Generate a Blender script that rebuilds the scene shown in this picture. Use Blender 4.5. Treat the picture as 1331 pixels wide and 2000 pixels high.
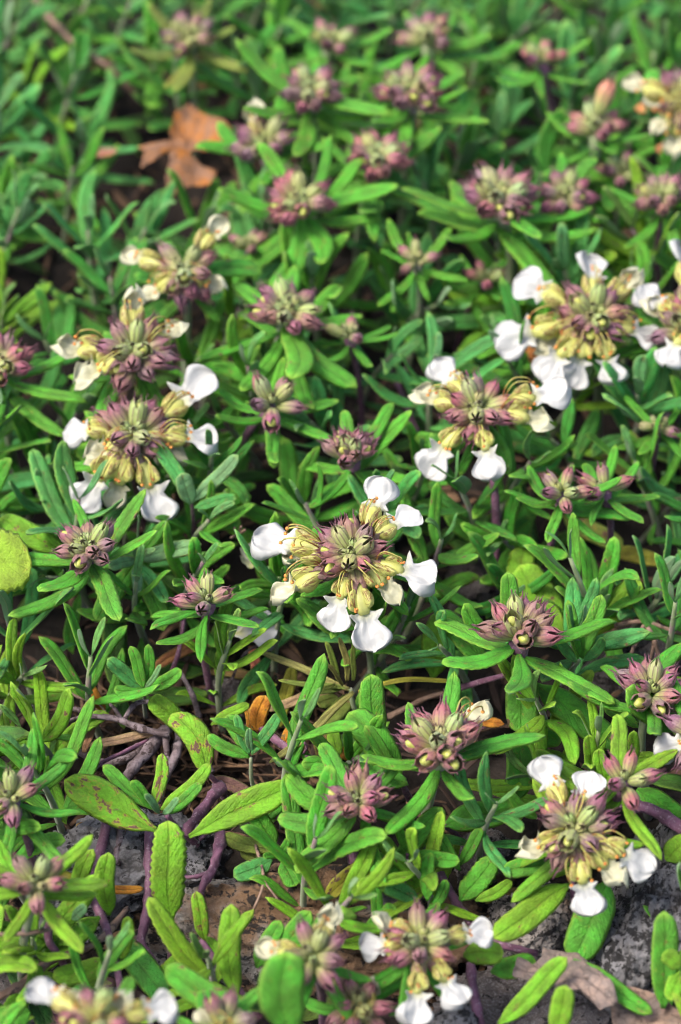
import bpy, bmesh, math, random
from mathutils import Vector, Matrix, noise
random.seed(7)
R = math.radians
U = 0.01                       # all design lengths below are in centimetres
for o in list(bpy.data.objects): bpy.data.objects.remove(o)
SC = bpy.context.scene
COL = SC.collection

# ------------------------------------------------------------------ camera
PITCH, DIST, TANH = R(43), 48.0, 0.18125
TGT = Vector((0, 0, 2.0))
FWD = Vector((0, math.cos(PITCH), -math.sin(PITCH)))
RIGHT = Vector((1, 0, 0)); CUP = RIGHT.cross(FWD)
CAM = TGT - FWD*DIST
cd = bpy.data.cameras.new('camera'); co = bpy.data.objects.new('camera', cd); COL.objects.link(co)
co.location = CAM*U; co.rotation_euler = (R(90)-PITCH, 0, 0)
cd.sensor_fit = 'VERTICAL'; cd.sensor_height = 24; cd.lens = 12/TANH
cd.clip_start = 0.01; cd.clip_end = 200
cd.dof.use_dof = True; cd.dof.focus_distance = 44.6*U; cd.dof.aperture_fstop = 10.5; cd.dof.aperture_blades = 9
SC.camera = co

# ------------------------------------------------------------------ light
SUN_EL, SUN_AZ = R(58), R(-108)          # azimuth from +Y towards +X
w = bpy.data.worlds.new('World'); SC.world = w; w.use_nodes = True
nt = w.node_tree; bg = nt.nodes['Background']
sky = nt.nodes.new('ShaderNodeTexSky'); sky.sky_type = 'NISHITA'; sky.sun_disc = False
sky.sun_elevation = SUN_EL; sky.sun_rotation = SUN_AZ; sky.air_density = 1.0; sky.dust_density = 4.0
nt.links.new(sky.outputs[0], bg.inputs[0]); bg.inputs[1].default_value = 0.105
sl = bpy.data.lights.new('sun', 'SUN'); so = bpy.data.objects.new('sun', sl); COL.objects.link(so)
sl.energy = 1.5; sl.angle = R(20); sl.color = (1, .96, .9)
sdir = Vector((math.sin(SUN_AZ)*math.cos(SUN_EL), math.cos(SUN_AZ)*math.cos(SUN_EL), math.sin(SUN_EL)))
so.rotation_euler = sdir.to_track_quat('Z', 'Y').to_euler(); so.location = sdir*3
vs = SC.view_settings
vs.view_transform = 'Standard'; vs.look = 'None'; vs.gamma = 1; vs.exposure = 1.5; vs.use_curve_mapping = False
SC.cycles.use_denoising = True; SC.cycles.filter_width = 1.1
SC.cycles.max_bounces = 4; SC.cycles.transmission_bounces = 2; SC.cycles.diffuse_bounces = 3; SC.cycles.glossy_bounces = 1
SC.cycles.use_adaptive_sampling = True; SC.cycles.adaptive_threshold = .03; SC.cycles.caustics_reflective = False; SC.cycles.caustics_refractive = False

# ------------------------------------------------------------------ pixel helpers (photo pixels, 1331 x 2000)
def ray(px, py):
    return FWD + RIGHT*((px-665.5)/1000*TANH) + CUP*(-(py-1000)/1000*TANH)
def at(px, py, z):
    d = ray(px, py); return CAM + d*((z-CAM.z)/d.z)
def on_plane(px, py, c, n):
    d = ray(px, py); return CAM + d*((c-CAM).dot(n)/d.dot(n))
def pix(p):
    v = p-CAM; f = v.dot(FWD)
    return 665.5+v.dot(RIGHT)/f/TANH*1000, 1000-v.dot(CUP)/f/TANH*1000
def ppc(p): return 1000/TANH/((p-CAM).dot(FWD))       # photo pixels per cm there
def rnd(a, b): return random.uniform(a, b)
def terr(x, y):
    z = -0.25 + 0.35*noise.noise(Vector((x*.12, y*.12, 3.1))) + 0.12*noise.noise(Vector((x*.6, y*.6, 1.7)))
    if y < -5: z -= min(1.3, (-5-y)*.16)
    return z

# ------------------------------------------------------------------ materials
def new_mat(name):
    m = bpy.data.materials.new(name); m.use_nodes = True
    t = m.node_tree; t.nodes.clear()
    out = t.nodes.new('ShaderNodeOutputMaterial'); p = t.nodes.new('ShaderNodeBsdfPrincipled')
    t.links.new(p.outputs[0], out.inputs[0])
    return m, t, p, out
class N:
    def __init__(s, t): s.t = t
    def n(s, typ, **kw):
        k = s.t.nodes.new(typ)
        for a, b in kw.items(): setattr(k, a, b)
        return k
    def put(s, sock, v):
        if hasattr(v, 'links') or isinstance(v, bpy.types.NodeSocket): s.t.links.new(v, sock)
        elif isinstance(v, tuple) and len(v) == 3 and sock.type == 'RGBA': sock.default_value = (*v, 1)
        else: sock.default_value = v
    def math(s, op, a, b=0.0, clamp=False):
        k = s.n('ShaderNodeMath', operation=op, use_clamp=clamp); s.put(k.inputs[0], a); s.put(k.inputs[1], b); return k.outputs[0]
    def mix(s, f, a, b, blend='MIX'):
        k = s.n('ShaderNodeMix', data_type='RGBA', blend_type=blend, clamp_factor=True)
        s.put(k.inputs[0], f); s.put(k.inputs[6], a); s.put(k.inputs[7], b); return k.outputs[2]
    def step(s, v, lo, hi, a=0.0, b=1.0):
        k = s.n('ShaderNodeMapRange', interpolation_type='SMOOTHSTEP'); s.put(k.inputs[0], v)
        k.inputs[1].default_value = lo; k.inputs[2].default_value = hi; k.inputs[3].default_value = a; k.inputs[4].default_value = b
        return k.outputs[0]
    def noise(s, scale, detail=3, vec=None, rough=.55, dist=0.0):
        k = s.n('ShaderNodeTexNoise'); k.inputs['Scale'].default_value = scale; k.inputs['Detail'].default_value = detail
        k.inputs['Roughness'].default_value = rough; k.inputs['Distortion'].default_value = dist
        if vec is not None: s.put(k.inputs['Vector'], vec)
        return k.outputs[0]
    def bump(s, h, strength, dist):
        k = s.n('ShaderNodeBump'); s.put(k.inputs['Height'], h); k.inputs['Strength'].default_value = strength; k.inputs['Distance'].default_value = dist
        return k.outputs[0]
    def pos(s): return s.n('ShaderNodeNewGeometry').outputs['Position']
    def uv(s):
        k = s.n('ShaderNodeUVMap'); sp = s.n('ShaderNodeSeparateXYZ'); s.t.links.new(k.outputs[0], sp.inputs[0]); return sp.outputs[0], sp.outputs[1]
    def info(s): return s.n('ShaderNodeObjectInfo')
    def hsv(s, c, h=.5, sat=1.0, v=1.0):
        k = s.n('ShaderNodeHueSaturation'); s.put(k.inputs['Color'], c); s.put(k.inputs['Hue'], h); s.put(k.inputs['Saturation'], sat); s.put(k.inputs['Value'], v); return k.outputs[0]
    def combine(s, x, y, z):
        k = s.n('ShaderNodeCombineXYZ'); s.put(k.inputs[0], x); s.put(k.inputs[1], y); s.put(k.inputs[2], z); return k.outputs[0]

def add_translucent(n, p, out, col, f):
    tr = n.n('ShaderNodeBsdfTranslucent'); n.put(tr.inputs[0], col)
    ms = n.n('ShaderNodeMixShader'); ms.inputs[0].default_value = f
    n.t.links.new(p.outputs[0], ms.inputs[1]); n.t.links.new(tr.outputs[0], ms.inputs[2]); n.t.links.new(ms.outputs[0], out.inputs[0])

def leaf_material(name, under=False, island=False, damage=0.0):
    m, t, p, out = new_mat(name); n = N(t)
    u, v = n.uv(); oi = n.info()
    if island:
        g = n.n('ShaderNodeNewGeometry'); rn = g.outputs['Random Per Island']
        base = n.mix(rn, (.022, .095, .010), (.07, .18, .015))
        base = n.mix(n.step(rn, .90, .93), base, (.17, .105, .03))
    else:
        base = oi.outputs['Color']; rn = oi.outputs['Random']
    seed = n.math('MULTIPLY', rn, 37.0)
    nv = n.noise(5.0, 3, n.combine(n.math('ADD', n.math('MULTIPLY', u, .4), seed), v, seed))
    col = n.hsv(base, n.math('ADD', .5, n.math('MULTIPLY', n.math('SUBTRACT', nv, .5), .05)), 1.0, n.step(nv, .3, .7, .72, 1.25))
    au = n.math('ABSOLUTE', n.math('SUBTRACT', u, .5))
    # side veins: chevrons along the blade
    ph = n.math('SUBTRACT', n.math('MULTIPLY', v, 60.0), n.math('MULTIPLY', au, 36.0))
    ve = n.math('SINE', n.math('ADD', ph, n.math('MULTIPLY', nv, 4.0)))
    quilt = n.step(ve, .55, 1.0)
    mid = n.step(au, .018, .055, 1.0, 0.0)
    if under:
        col = n.mix(.55, col, (.30, .40, .26))
        col = n.mix(n.math('MULTIPLY', mid, .6), col, (.36, .42, .22))
        p.inputs['Roughness'].default_value = .8
        h = n.math('ADD', n.math('MULTIPLY', mid, 1.0), n.math('MULTIPLY', quilt, .3))
    else:
        col = n.mix(n.math('MULTIPLY', quilt, .07), col, n.mix(.5, col, (.02, .07, .01)))
        col = n.mix(n.math('MULTIPLY', mid, .55), col, n.mix(.35, col, (.06, .05, .012)))
        edge = n.step(au, .37, .49); tip = n.step(v, .89, .99)
        col = n.mix(n.math('MULTIPLY', n.math('MAXIMUM', edge, tip), .7), col, n.mix(.5, n.hsv(base, .485, 1.0, 1.9), (.36, .48, .07)))
        fl = n.noise(2600.0, 3, n.pos(), .65)
        col = n.hsv(col, .5, 1.0, n.step(fl, .3, .7, .86, 1.14))
        h = n.math('ADD', n.math('MULTIPLY', quilt, -.30), n.math('ADD', n.math('MULTIPLY', mid, -.7), n.math('MULTIPLY', fl, 1.7)))
        p.inputs['Roughness'].default_value = .56
        p.inputs['Specular IOR Level'].default_value = .38
        p.inputs['Sheen Weight'].default_value = .05
        n.put(p.inputs['Sheen Tint'], (.8, 1, .75))
        if damage or not island:
            ds = n.noise(7.0, 4, n.combine(n.math('ADD', n.math('MULTIPLY', u, .5), n.math('ADD', seed, 11.0)), n.math('MULTIPLY', v, .9), seed), .6)
            lo = .57 if damage else .66
            dm = n.step(ds, lo, lo+.03); ring = n.step(ds, lo-.06, lo+.01)
            col = n.mix(n.math('MULTIPLY', ring, .7 if damage else .35), col, (.36, .30, .03))
            col = n.mix(dm, col, n.mix(n.noise(900.0, 2, n.pos()), (.06, .025, .012), (.25, .14, .09)))
    n.put(p.inputs['Base Color'], col)
    n.put(p.inputs['Normal'], n.bump(h, .8, .00024))
    add_translucent(n, p, out, n.hsv(col, .48, 1.05, 1.25), .17)
    return m
M_LEAF = leaf_material('leaf_upper'); M_UNDER = leaf_material('leaf_under', under=True)
M_LEAFD = leaf_material('leaf_blemished', damage=1.0)
M_MASS = leaf_material('leaf_mass', island=True)

def simple(name, c1, c2, scale, rough=.6, bump=.4, bd=.0002, c3=None, s3=300.0, t3=(.6, .66), sheen=0.0, objcol=False, stretch=None, transl=0.0):
    m, t, p, out = new_mat(name); n = N(t)
    tc = n.n('ShaderNodeTexCoord').outputs['Object']; vec = tc
    if stretch:
        mp = n.n('ShaderNodeMapping'); mp.inputs['Scale'].default_value = stretch; t.links.new(tc, mp.inputs[0]); vec = mp.outputs[0]
    nz = n.noise(scale, 5, vec, .6)
    col = n.mix(n.step(nz, .35, .65), c1, c2)
    if c3: col = n.mix(n.step(n.noise(s3, 4, vec, .6), *t3), col, c3)
    if objcol: col = n.mix(1.0, col, n.info().outputs['Color'], 'MULTIPLY')
    n.put(p.inputs['Base Color'], col); p.inputs['Roughness'].default_value = rough
    n.put(p.inputs['Normal'], n.bump(n.noise(scale*3, 5, vec, .65), bump, bd))
    if sheen: p.inputs['Sheen Weight'].default_value = sheen
    if transl: add_translucent(n, p, out, col, transl)
    return m
M_STEMG = simple('stem_green', (.16, .22, .08), (.22, .25, .14), 500, .7, .4, .0001, (.20, .12, .13), 120.0, (.52, .62), .3)
M_STEMP = simple('stem_purple', (.095, .034, .06), (.21, .085, .14), 420, .55, .8, .0003, (.26, .17, .21), 1900.0, (.56, .66), .1)
M_BARK = simple('bark_grey', (.10, .07, .07), (.27, .21, .22), 500, .8, 1.0, .0006, (.05, .03, .028), 700.0, (.54, .62))
M_TWIG = simple('twig_brown', (.13, .075, .05), (.26, .17, .12), 300, .8, .8, .0003, (.05, .03, .025), 500.0, (.58, .66))
M_DRY = simple('dry_leaf', (.28, .15, .075), (.42, .27, .15), 220, .75, .6, .0003, (.12, .055, .03), 300.0, (.58, .68), .1, True, None, .15)

def calyx_material():
    m, t, p, out = new_mat('calyx'); n = N(t); u, v = n.uv(); oi = n.info()
    pink = oi.outputs['Color']
    nz = n.noise(900, 3, n.pos())
    f = n.step(n.math('ADD', v, n.math('MULTIPLY', n.math('SUBTRACT', nz, .5), .45))  , .14, .80)
    col = n.mix(f, (.36, .42, .12), pink)
    rib = n.math('ABSOLUTE', n.math('SINE', n.math('MULTIPLY', u, math.pi*10)))
    col = n.mix(n.math('MULTIPLY', n.step(rib, .82, 1.0), .6), col, (.09, .025, .045))
    col = n.mix(n.step(v, .80, .98), col, (.11, .026, .05))
    sp = n.noise(3500, 2, n.pos()); col = n.mix(n.math('MULTIPLY', n.step(sp, .56, .68), .4), col, (.42, .26, .24))
    n.put(p.inputs['Base Color'], col); p.inputs['Roughness'].default_value = .6
    p.inputs['Sheen Weight'].default_value = .12
    n.put(p.inputs['Normal'], n.bump(n.math('ADD', rib, n.noise(2500, 2, n.pos())), .5, .00012))
    add_translucent(n, p, out, col, .12)
    return m
M_CALYX = calyx_material()
def petal_material():
    m, t, p, out = new_mat('petal_white'); n = N(t); u, v = n.uv(); oi = n.info()
    au = n.math('ABSOLUTE', n.math('SUBTRACT', u, .5))
    nz = n.noise(900, 4, n.pos())
    tint = oi.outputs['Color']
    thr = n.math('MULTIPLY', n.step(v, .02, .42, 1.0, 0.0), n.step(au, .04, .38, 1.0, .15))
    vein = n.math('MULTIPLY', n.step(n.math('SINE', n.math('MULTIPLY', u, 60.0)), .7, 1.0), n.step(v, .05, .6, .35, .02))
    col = n.mix(n.math('MULTIPLY', thr, .75), tint, (.55, .55, .13))
    col = n.mix(vein, col, (.5, .52, .30))
    n.put(p.inputs['Base Color'], col); p.inputs['Roughness'].default_value = .5
    p.inputs['Sheen Weight'].default_value = .1
    n.put(p.inputs['Normal'], n.bump(n.math('ADD', nz, n.math('MULTIPLY', n.math('SINE', n.math('MULTIPLY', u, 60.0)), .05)), .5, .0003))
    add_translucent(n, p, out, col, .25)
    return m
M_PETAL = petal_material()
def hood_material():
    m, t, p, out = new_mat('hood_yellow'); n = N(t); u, v = n.uv()
    nz = n.noise(500, 3, n.pos())
    col = n.mix(nz, (.52, .53, .08), (.70, .69, .27))
    wv = n.noise(5.0, 3, n.combine(n.math('MULTIPLY', u, 9.0), n.math('MULTIPLY', v, 1.2), n.info().outputs['Random']), .6, .6)
    zone = n.math('MULTIPLY', n.math('MULTIPLY', n.step(v, .3, .5), n.step(v, .80, .97, 1.0, 0.0)), n.step(n.math('ABSOLUTE', n.math('SUBTRACT', u, .25)), .10, .21, 1.0, 0.0))
    col = n.mix(n.math('MULTIPLY', n.math('MULTIPLY', n.step(wv, .44, .52), zone), .85), col, (.17, .055, .03))
    n.put(p.inputs['Base Color'], col); p.inputs['Roughness'].default_value = .5
    n.put(p.inputs['Normal'], n.bump(nz, .4, .0002))
    add_translucent(n, p, out, col, .22)
    return m
M_HOOD = hood_material()
M_BUD = simple('bud_yellow', (.34, .37, .05), (.50, .50, .13), 900, .5, .3, .0001, (.22, .16, .04), 1100.0, (.60, .7), .2)
M_FILA = simple('filament', (.30, .29, .05), (.40, .37, .09), 700, .5, .2, .0001, (.30, .12, .04), 300.0, (.55, .65))
M_ANTH = simple('anther', (.62, .18, .03), (.70, .30, .06), 2000, .7, .5, .0001, (.20, .03, .02), 900.0, (.52, .6))

def rock_material(name, a, b, blk, org=0.0, s=1.0):
    m, t, p, out = new_mat(name); n = N(t); P = n.n('ShaderNodeTexCoord').outputs['Object']
    n1 = n.noise(90*s, 6, P, .65); n2 = n.noise(520*s, 6, P, .7); n3 = n.noise(2600*s, 5, P, .75)
    col = n.mix(n.step(n1, .35, .65), a, b)
    col = n.mix(n.math('MULTIPLY', n.step(n3, .45, .7), .5), col, (.50, .48, .47))
    if org: 
        col = n.mix(n.math('MULTIPLY', n.step(n.noise(60*s, 4, P, .6, .4), .5-.1*org, .62-.1*org), .85), col, n.mix(n2, (.17, .07, .02), (.33, .19, .085)))
    patch = n.noise(110*s, 3, P, .6)
    bk = n.step(n.math('ADD', n2, n.math('MULTIPLY', n.math('SUBTRACT', patch, .5), .55)), .58-blk*.1, .63-blk*.1)
    col = n.mix(n.math('MULTIPLY', bk, .93), col, (.016, .014, .014))
    cr = n.n('ShaderNodeTexVoronoi', feature='DISTANCE_TO_EDGE'); cr.inputs['Scale'].default_value = 55*s
    mv = n.n('ShaderNodeVectorMath', operation='ADD'); t.links.new(P, mv.inputs[0])
    nn = n.n('ShaderNodeTexNoise'); nn.inputs['Scale'].default_value = 160*s; t.links.new(P, nn.inputs['Vector'])
    sc = n.n('ShaderNodeVectorMath', operation='SCALE'); t.links.new(nn.outputs['Color'], sc.inputs[0]); sc.inputs[3].default_value = .012/s
    t.links.new(sc.outputs[0], mv.inputs[1]); t.links.new(mv.outputs[0], cr.inputs['Vector'])
    col = n.mix(n.math('MULTIPLY', n.step(cr.outputs[0], .0, .03, .6, 0.0), 1.0), col, (.03, .022, .016))
    n.put(p.inputs['Base Color'], col); p.inputs['Roughness'].default_value = .9
    h = n.math('ADD', n.math('MULTIPLY', n1, 2.0), n.math('ADD', n2, n.math('MULTIPLY', n3, .35)))
    n.put(p.inputs['Normal'], n.bump(h, 1.0, .0016))
    return m
M_ROCKG = rock_material('limestone_grey', (.20, .19, .19), (.33, .32, .33), .85)
M_ROCKO = rock_material('limestone_ochre', (.18, .165, .15), (.30, .275, .24), .6, 1.1)
M_ROCKS = rock_material('limestone_speckled', (.40, .34, .30), (.52, .47, .43), 1.0, .1)
M_ROCKD = rock_material('stone_dark', (.13, .11, .10), (.20, .17, .16), .7, .2)
M_ROCKV = rock_material('stone_mauve', (.11, .09, .085), (.20, .165, .155), .25)
def soil_material():
    m, t, p, out = new_mat('soil'); n = N(t); P = n.pos()
    n1 = n.noise(60, 6, P, .7); n2 = n.noise(600, 6, P, .7)
    col = n.mix(n.step(n1, .3, .7), (.012, .008, .005), (.032, .021, .014))
    col = n.mix(n.math('MULTIPLY', n.step(n2, .58, .7), .7), col, (.07, .048, .034))
    n.put(p.inputs['Base Color'], col); p.inputs['Roughness'].default_value = .95
    n.put(p.inputs['Normal'], n.bump(n.math('ADD', n1, n2), 1.0, .0015))
    return m
M_SOIL = soil_material()

# ------------------------------------------------------------------ mesh helpers
def mesh_from(name, verts, faces, mats, uvs=None, fm=None, smooth=True, solid=0.0, recalc=True):
    """verts in cm; uvs one per vertex; fm one material index per face"""
    me = bpy.data.meshes.new(name)
    me.from_pydata([tuple(Vector(v)*U) for v in verts], [], faces)
    if uvs:
        L = me.uv_layers.new(name='UVMap')
        for i, l in enumerate(me.loops): L.data[i].uv = uvs[l.vertex_index]
    if fm: me.polygons.foreach_set('material_index', fm)
    if solid or recalc:
        bm = bmesh.new(); bm.from_mesh(me)
        bmesh.ops.recalc_face_normals(bm, faces=bm.faces)
        if solid: bmesh.ops.solidify(bm, geom=bm.faces[:], thickness=solid*U)
        bm.to_mesh(me); bm.free()
    for m in mats: me.materials.append(m)
    if smooth: me.polygons.foreach_set('use_smooth', [True]*len(me.polygons))
    me.update(); return me
def interp(tab, t):
    for (a, x), (b, y) in zip(tab, tab[1:]):
        if t <= b:
            k = (t-a)/(b-a) if b > a else 0; k = k*k*(3-2*k)*.5+k*.5
            return x+(y-x)*k
    return tab[-1][1]
def basis(y, zh):
    y = y.normalized(); x = y.cross(zh)
    if x.length < 1e-4: x = y.cross(Vector((.3, .8, .1)))
    x.normalize(); z = x.cross(y)
    return Matrix((x, y, z)).transposed()

LEAFW = [(0, .13), (.07, .20), (.2, .58), (.38, .90), (.55, 1), (.72, .96), (.86, .74), (.94, .50), (.985, .24), (1, .05)]
OBLONG = [(0, .16), (.06, .3), (.15, .72), (.3, .96), (.5, 1), (.72, .98), (.88, .84), (.95, .6), (.99, .28), (1, .06)]
NEEDLE = [(0, .5), (.1, .75), (.4, 1), (.8, .9), (.95, .6), (1, .15)]
def leaf_geo(wl, bend, cup, roll, serr=0.0, tipc=0.0, side=0.0, n=13, seed=0, table=LEAFW, twist=0.0, top=9, lump=.05, th=.022):
    """a unit-length leaf along +Y, upper face +Z; closed blade with rolled margins. Returns verts, faces, uvs, fm"""
    rg = random.Random(seed); V, F, UV, FM = [], [], [], []
    y = z = 0.0; ang = -bend*.35; half = (top-1)//2; px = rg.uniform(0, 9)
    rows = top+3
    for i in range(n+1):
        t = i/n
        if i:
            a = ang + bend*(t**1.15) + (tipc*((t-.75)/.25)**2 if t > .75 else 0)
            y += math.cos(a)/n; z -= math.sin(a)/n
        else: a = ang
        w_ = interp(table, t)*wl*.5
        if serr and .25 < t < .99: w_ *= 1+serr*((i % 2)*2-1)
        sx = side*math.sin(t*math.pi*.9)*.12 + .012*math.sin(px+t*7)
        tw = twist*t
        prof = []
        for j in range(top):
            s = (j-half)/half; sg = 1 if s >= 0 else -1; q = abs(s); K = 8; xx = zz = 0.0
            for k in range(K):
                r_ = q*(k+.5)/K; ph = cup - roll*r_**2.5
                xx += math.cos(ph)*q/K; zz += math.sin(ph)*q/K
            zz += -.06*math.exp(-(q/.14)**2)
            zz += lump*noise.noise(Vector((s*2.2+px, t*9, seed*1.7)))*(1 if 0 < i < n else 0)*1.3
            prof.append((sg*xx*w_, zz*w_, (s+1)/2))
        e0, e1 = prof[0], prof[-1]
        for fr in (.78, .5, .22):
            k = fr*(top-1); j0 = int(k); bx, bz, _ = prof[j0]
            keel = 1.6 if fr == .5 else 1.0
            prof.append((bx*.97, bz - th*keel*(.6+.4*min(1, w_/(wl*.5+1e-6))), fr))
        ca, sa = math.cos(tw), math.sin(tw)
        for (x_, z_, uu) in prof:
            x2, z2 = x_*ca - z_*sa, x_*sa + z_*ca
            V.append((sx+x2, y+z2*math.sin(a), z+z2*math.cos(a))); UV.append((uu, t))
    for i in range(n):
        for j in range(rows):
            k = (j+1) % rows
            F.append((i*rows+j, i*rows+k, (i+1)*rows+k, (i+1)*rows+j)); FM.append(0 if j < top-1 else 1)
    F.append(tuple(range(rows-1, -1, -1))); FM.append(1)
    F.append(tuple(n*rows+j for j in range(rows))); FM.append(0)
    return V, F, UV, FM
def leaf_mesh(name, mats=None, **k):
    V, F, UV, FM = leaf_geo(**k)
    return mesh_from(name, V, F, mats or [M_LEAF, M_UNDER], UV, FM)
LEAVES = []      # (mesh, tags)
sd = 0
for wl in (.14, .18, .22, .30):
    for bend in (-.55, -.15, .3, .75, 1.2):
        for roll in (.9, 2.0):
            sd += 1
            LEAVES.append((leaf_mesh('leaf', wl=wl, bend=bend+rnd(-.1, .1), cup=rnd(.05, .3), roll=roll, side=rnd(-1, 1), seed=sd,
                                     tipc=rnd(-.3, .9), twist=rnd(-.35, .35), table=OBLONG if sd % 3 else LEAFW,
                                     serr=.04 if wl > .2 and sd % 2 else 0, n=22 if wl > .2 and sd % 2 else 13), wl, bend))
def pick_leaf(wl, bend):
    c = sorted(LEAVES, key=lambda L: abs(L[1]-wl)*5+abs(L[2]-bend)+rnd(0, .35)); return c[0][0]

def tube(path, rad, seg=7, caps=True, wob=0.0, seed=0):
    """path: list of Vectors; rad: list or float. Returns verts, faces, uvs"""
    if not isinstance(rad, (list, tuple)): rad = [rad]*len(path)
    V, F, UV = [], [], []; up = Vector((.21, .33, .92)); prev = None; L = 0
    for i, p in enumerate(path):
        d = (path[min(i+1, len(path)-1)]-path[max(i-1, 0)]).normalized()
        x = d.cross(prev if prev is not None else up)
        if x.length < 1e-5: x = d.cross(Vector((1, 0, 0)))
        x.normalize(); y = x.cross(d); prev = y.cross(x)*-1 if False else (up if prev is None else prev)
        if i: L += (p-path[i-1]).length
        for j in range(seg):
            a = 2*math.pi*j/seg; r_ = rad[i]
            if wob: r_ *= 1+wob*noise.noise(Vector((p.x*4+math.cos(a), p.y*4+math.sin(a), p.z*4+seed)))
            V.append(p+(x*math.cos(a)+y*math.sin(a))*r_); UV.append((j/seg, L))
    m = len(path)
    for i in range(m-1):
        for j in range(seg):
            k = (j+1) % seg; F.append((i*seg+j, i*seg+k, (i+1)*seg+k, (i+1)*seg+j))
    if caps: F.append(tuple(range(seg))); F.append(tuple((m-1)*seg+j for j in range(seg)))
    return V, F, UV
def smooth_path(pts, k=5):
    out = []; P = [pts[0]*2-pts[1]]+list(pts)+[pts[-1]*2-pts[-2]]
    for i in range(1, len(P)-2):
        for s in range(k):
            t = s/k; a, b, c, d = P[i-1], P[i], P[i+1], P[i+2]
            out.append(.5*((2*b)+(c-a)*t+(2*a-5*b+4*c-d)*t*t+(3*b-a-3*c+d)*t**3))
    out.append(P[-2].copy()); return out

def link(name, data, parent=None, mat=None, color=None):
    o = bpy.data.objects.new(name, data); COL.objects.link(o)
    if parent is not None: o.parent = parent
    if mat is not None: o.matrix_basis = mat
    if color is not None: o.color = (*color, 1)
    return o
def thing(name, loc, label, cat, group=None):
    o = link(name, None); o.location = loc*U; o.empty_display_size = .005
    o['label'] = label; o['category'] = cat
    if group: o['group'] = group
    return o
def place(pos, rot, s=1.0, sy=None):
    S = Matrix.Diagonal((s, sy or s, s, 1)); return Matrix.Translation(pos*U) @ rot.to_4x4() @ S
def put_leaf(root, base0, pos, d, nrm, length, wl, bend, color, mesh=None):
    me = mesh or pick_leaf(wl, bend)
    return link('leaf', me, root, place(pos-base0, basis(d, nrm), length), color)
def put_mesh(name, root, base0, V, F, UV, mat, cat=None):
    return link(name, mesh_from(name, [Vector(v)-base0 for v in V], F, [mat], UV), root)

# ------------------------------------------------------------------ flower pieces (unit cm)
def calyx_mesh(L, rmax, open_, seed):
    rg = random.Random(seed); V, F, UV = [], [], []; seg = 20
    tab = [(0, .18), (.06, .42), (.2, .78), (.45, 1.0), (.62, 1.0), (.72, .9+.15*open_)]
    rows = [0, .05, .12, .22, .34, .48, .6, .70]
    asym = rg.uniform(-.08, .08)
    for t in rows:
        r_ = interp(tab, t)*rmax
        for j in range(seg):
            a = 2*math.pi*j/seg; rr = r_*(1+.07*math.cos(5*a)*min(1, t*4))
            V.append((math.cos(a)*rr, t*L, math.sin(a)*rr+asym*L*t*t)); UV.append((j/seg, t))
    for i in range(len(rows)-1):
        for j in range(seg):
            k = (j+1) % seg; F.append((i*seg+j, i*seg+k, (i+1)*seg+k, (i+1)*seg+j))
    m = (len(rows)-1)*seg
    for k in range(5):
        ring = [m+((k*4+q-2) % seg) for q in range(5)]; ac = 2*math.pi*k/5; ln = rg.uniform(.85, 1.15); spread = rg.uniform(-.1, .25)+.35*open_
        for (t, wf, rr) in ((.79, .66, .96-.25*(1-open_)), (.88, .34, .84-.45*(1-open_)), (.95, .14, .72-.5*(1-open_)), (1.07, .03, .78-.5*(1-open_))):
            tt = .70+(t-.70)*ln; new = []
            for q in range(5):
                a = ac+(q-2)*(2*math.pi/seg)*wf; r_ = rmax*(rr+spread*(t-.7)*2.2)
                V.append((math.cos(a)*r_, tt*L, math.sin(a)*r_+asym*L*tt*tt)); UV.append((k/5, min(1, tt))); new.append(len(V)-1)
            for q in range(4): F.append((ring[q], ring[q+1], new[q+1], new[q]))
            ring = new
    F.append(tuple(range(seg)))
    return mesh_from('calyx', V, F, [M_CALYX], UV, solid=.012)
CALYX_OPEN = [calyx_mesh(.66, .158, .6, s) for s in (1, 2, 3)]
CALYX = [calyx_mesh(.70, .145, .0, s) for s in (4, 5, 6, 7)]
CALYX_Y = [calyx_mesh(.46, .108, .05, s) for s in (8, 9, 10)]
def blob(name, rx, ry, rz, mat, fn=None, seg=14, ring=10):
    V, F, UV = [], [], []
    for i in range(ring+1):
        t = i/ring; th = math.pi*t
        for j in range(seg):
            a = 2*math.pi*j/seg
            p = Vector((math.sin(th)*math.cos(a), -math.cos(th), math.sin(th)*math.sin(a)))
            if i in (0, ring): p = Vector((.02*math.cos(a), p.y, .02*math.sin(a)))
            if fn: p = fn(p, t, a)
            V.append((p.x*rx, p.y*ry, p.z*rz)); UV.append((j/seg, t))
    for i in range(ring):
        for j in range(seg):
            k = (j+1) % seg; F.append((i*seg+j, i*seg+k, (i+1)*seg+k, (i+1)*seg+j))
    F.append(tuple(range(seg))); F.append(tuple(ring*seg+j for j in range(seg)))
    return mesh_from(name, V, F, [mat], UV)
def bud_fn(p, t, a):
    k = 1-.13*max(0, math.cos(3*a))*max(0, t-.3)*1.4; return Vector((p.x*k, p.y, p.z*k+.12*max(0, t-.5)))
BUDS = [blob('bud', .115, .25, .11, M_BUD, bud_fn), blob('bud', .10, .22, .10, M_BUD, bud_fn)]
def hood_fn(sx):
    def f(p, t, a):
        x, y, z = p
        k = 1-.30*max(0, y)
        inner = x*sx < 0
        return Vector(((x*.35 if inner else x)*k+.0, y, z*k+.35*y*y*(1 if y > 0 else .2)-.10*(abs(x)>.6)))
    return f
HOODS = {s: blob('hood_lobe', .165, .245, .205, M_HOOD, hood_fn(s), 14, 12) for s in (-1, 1)}
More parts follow.
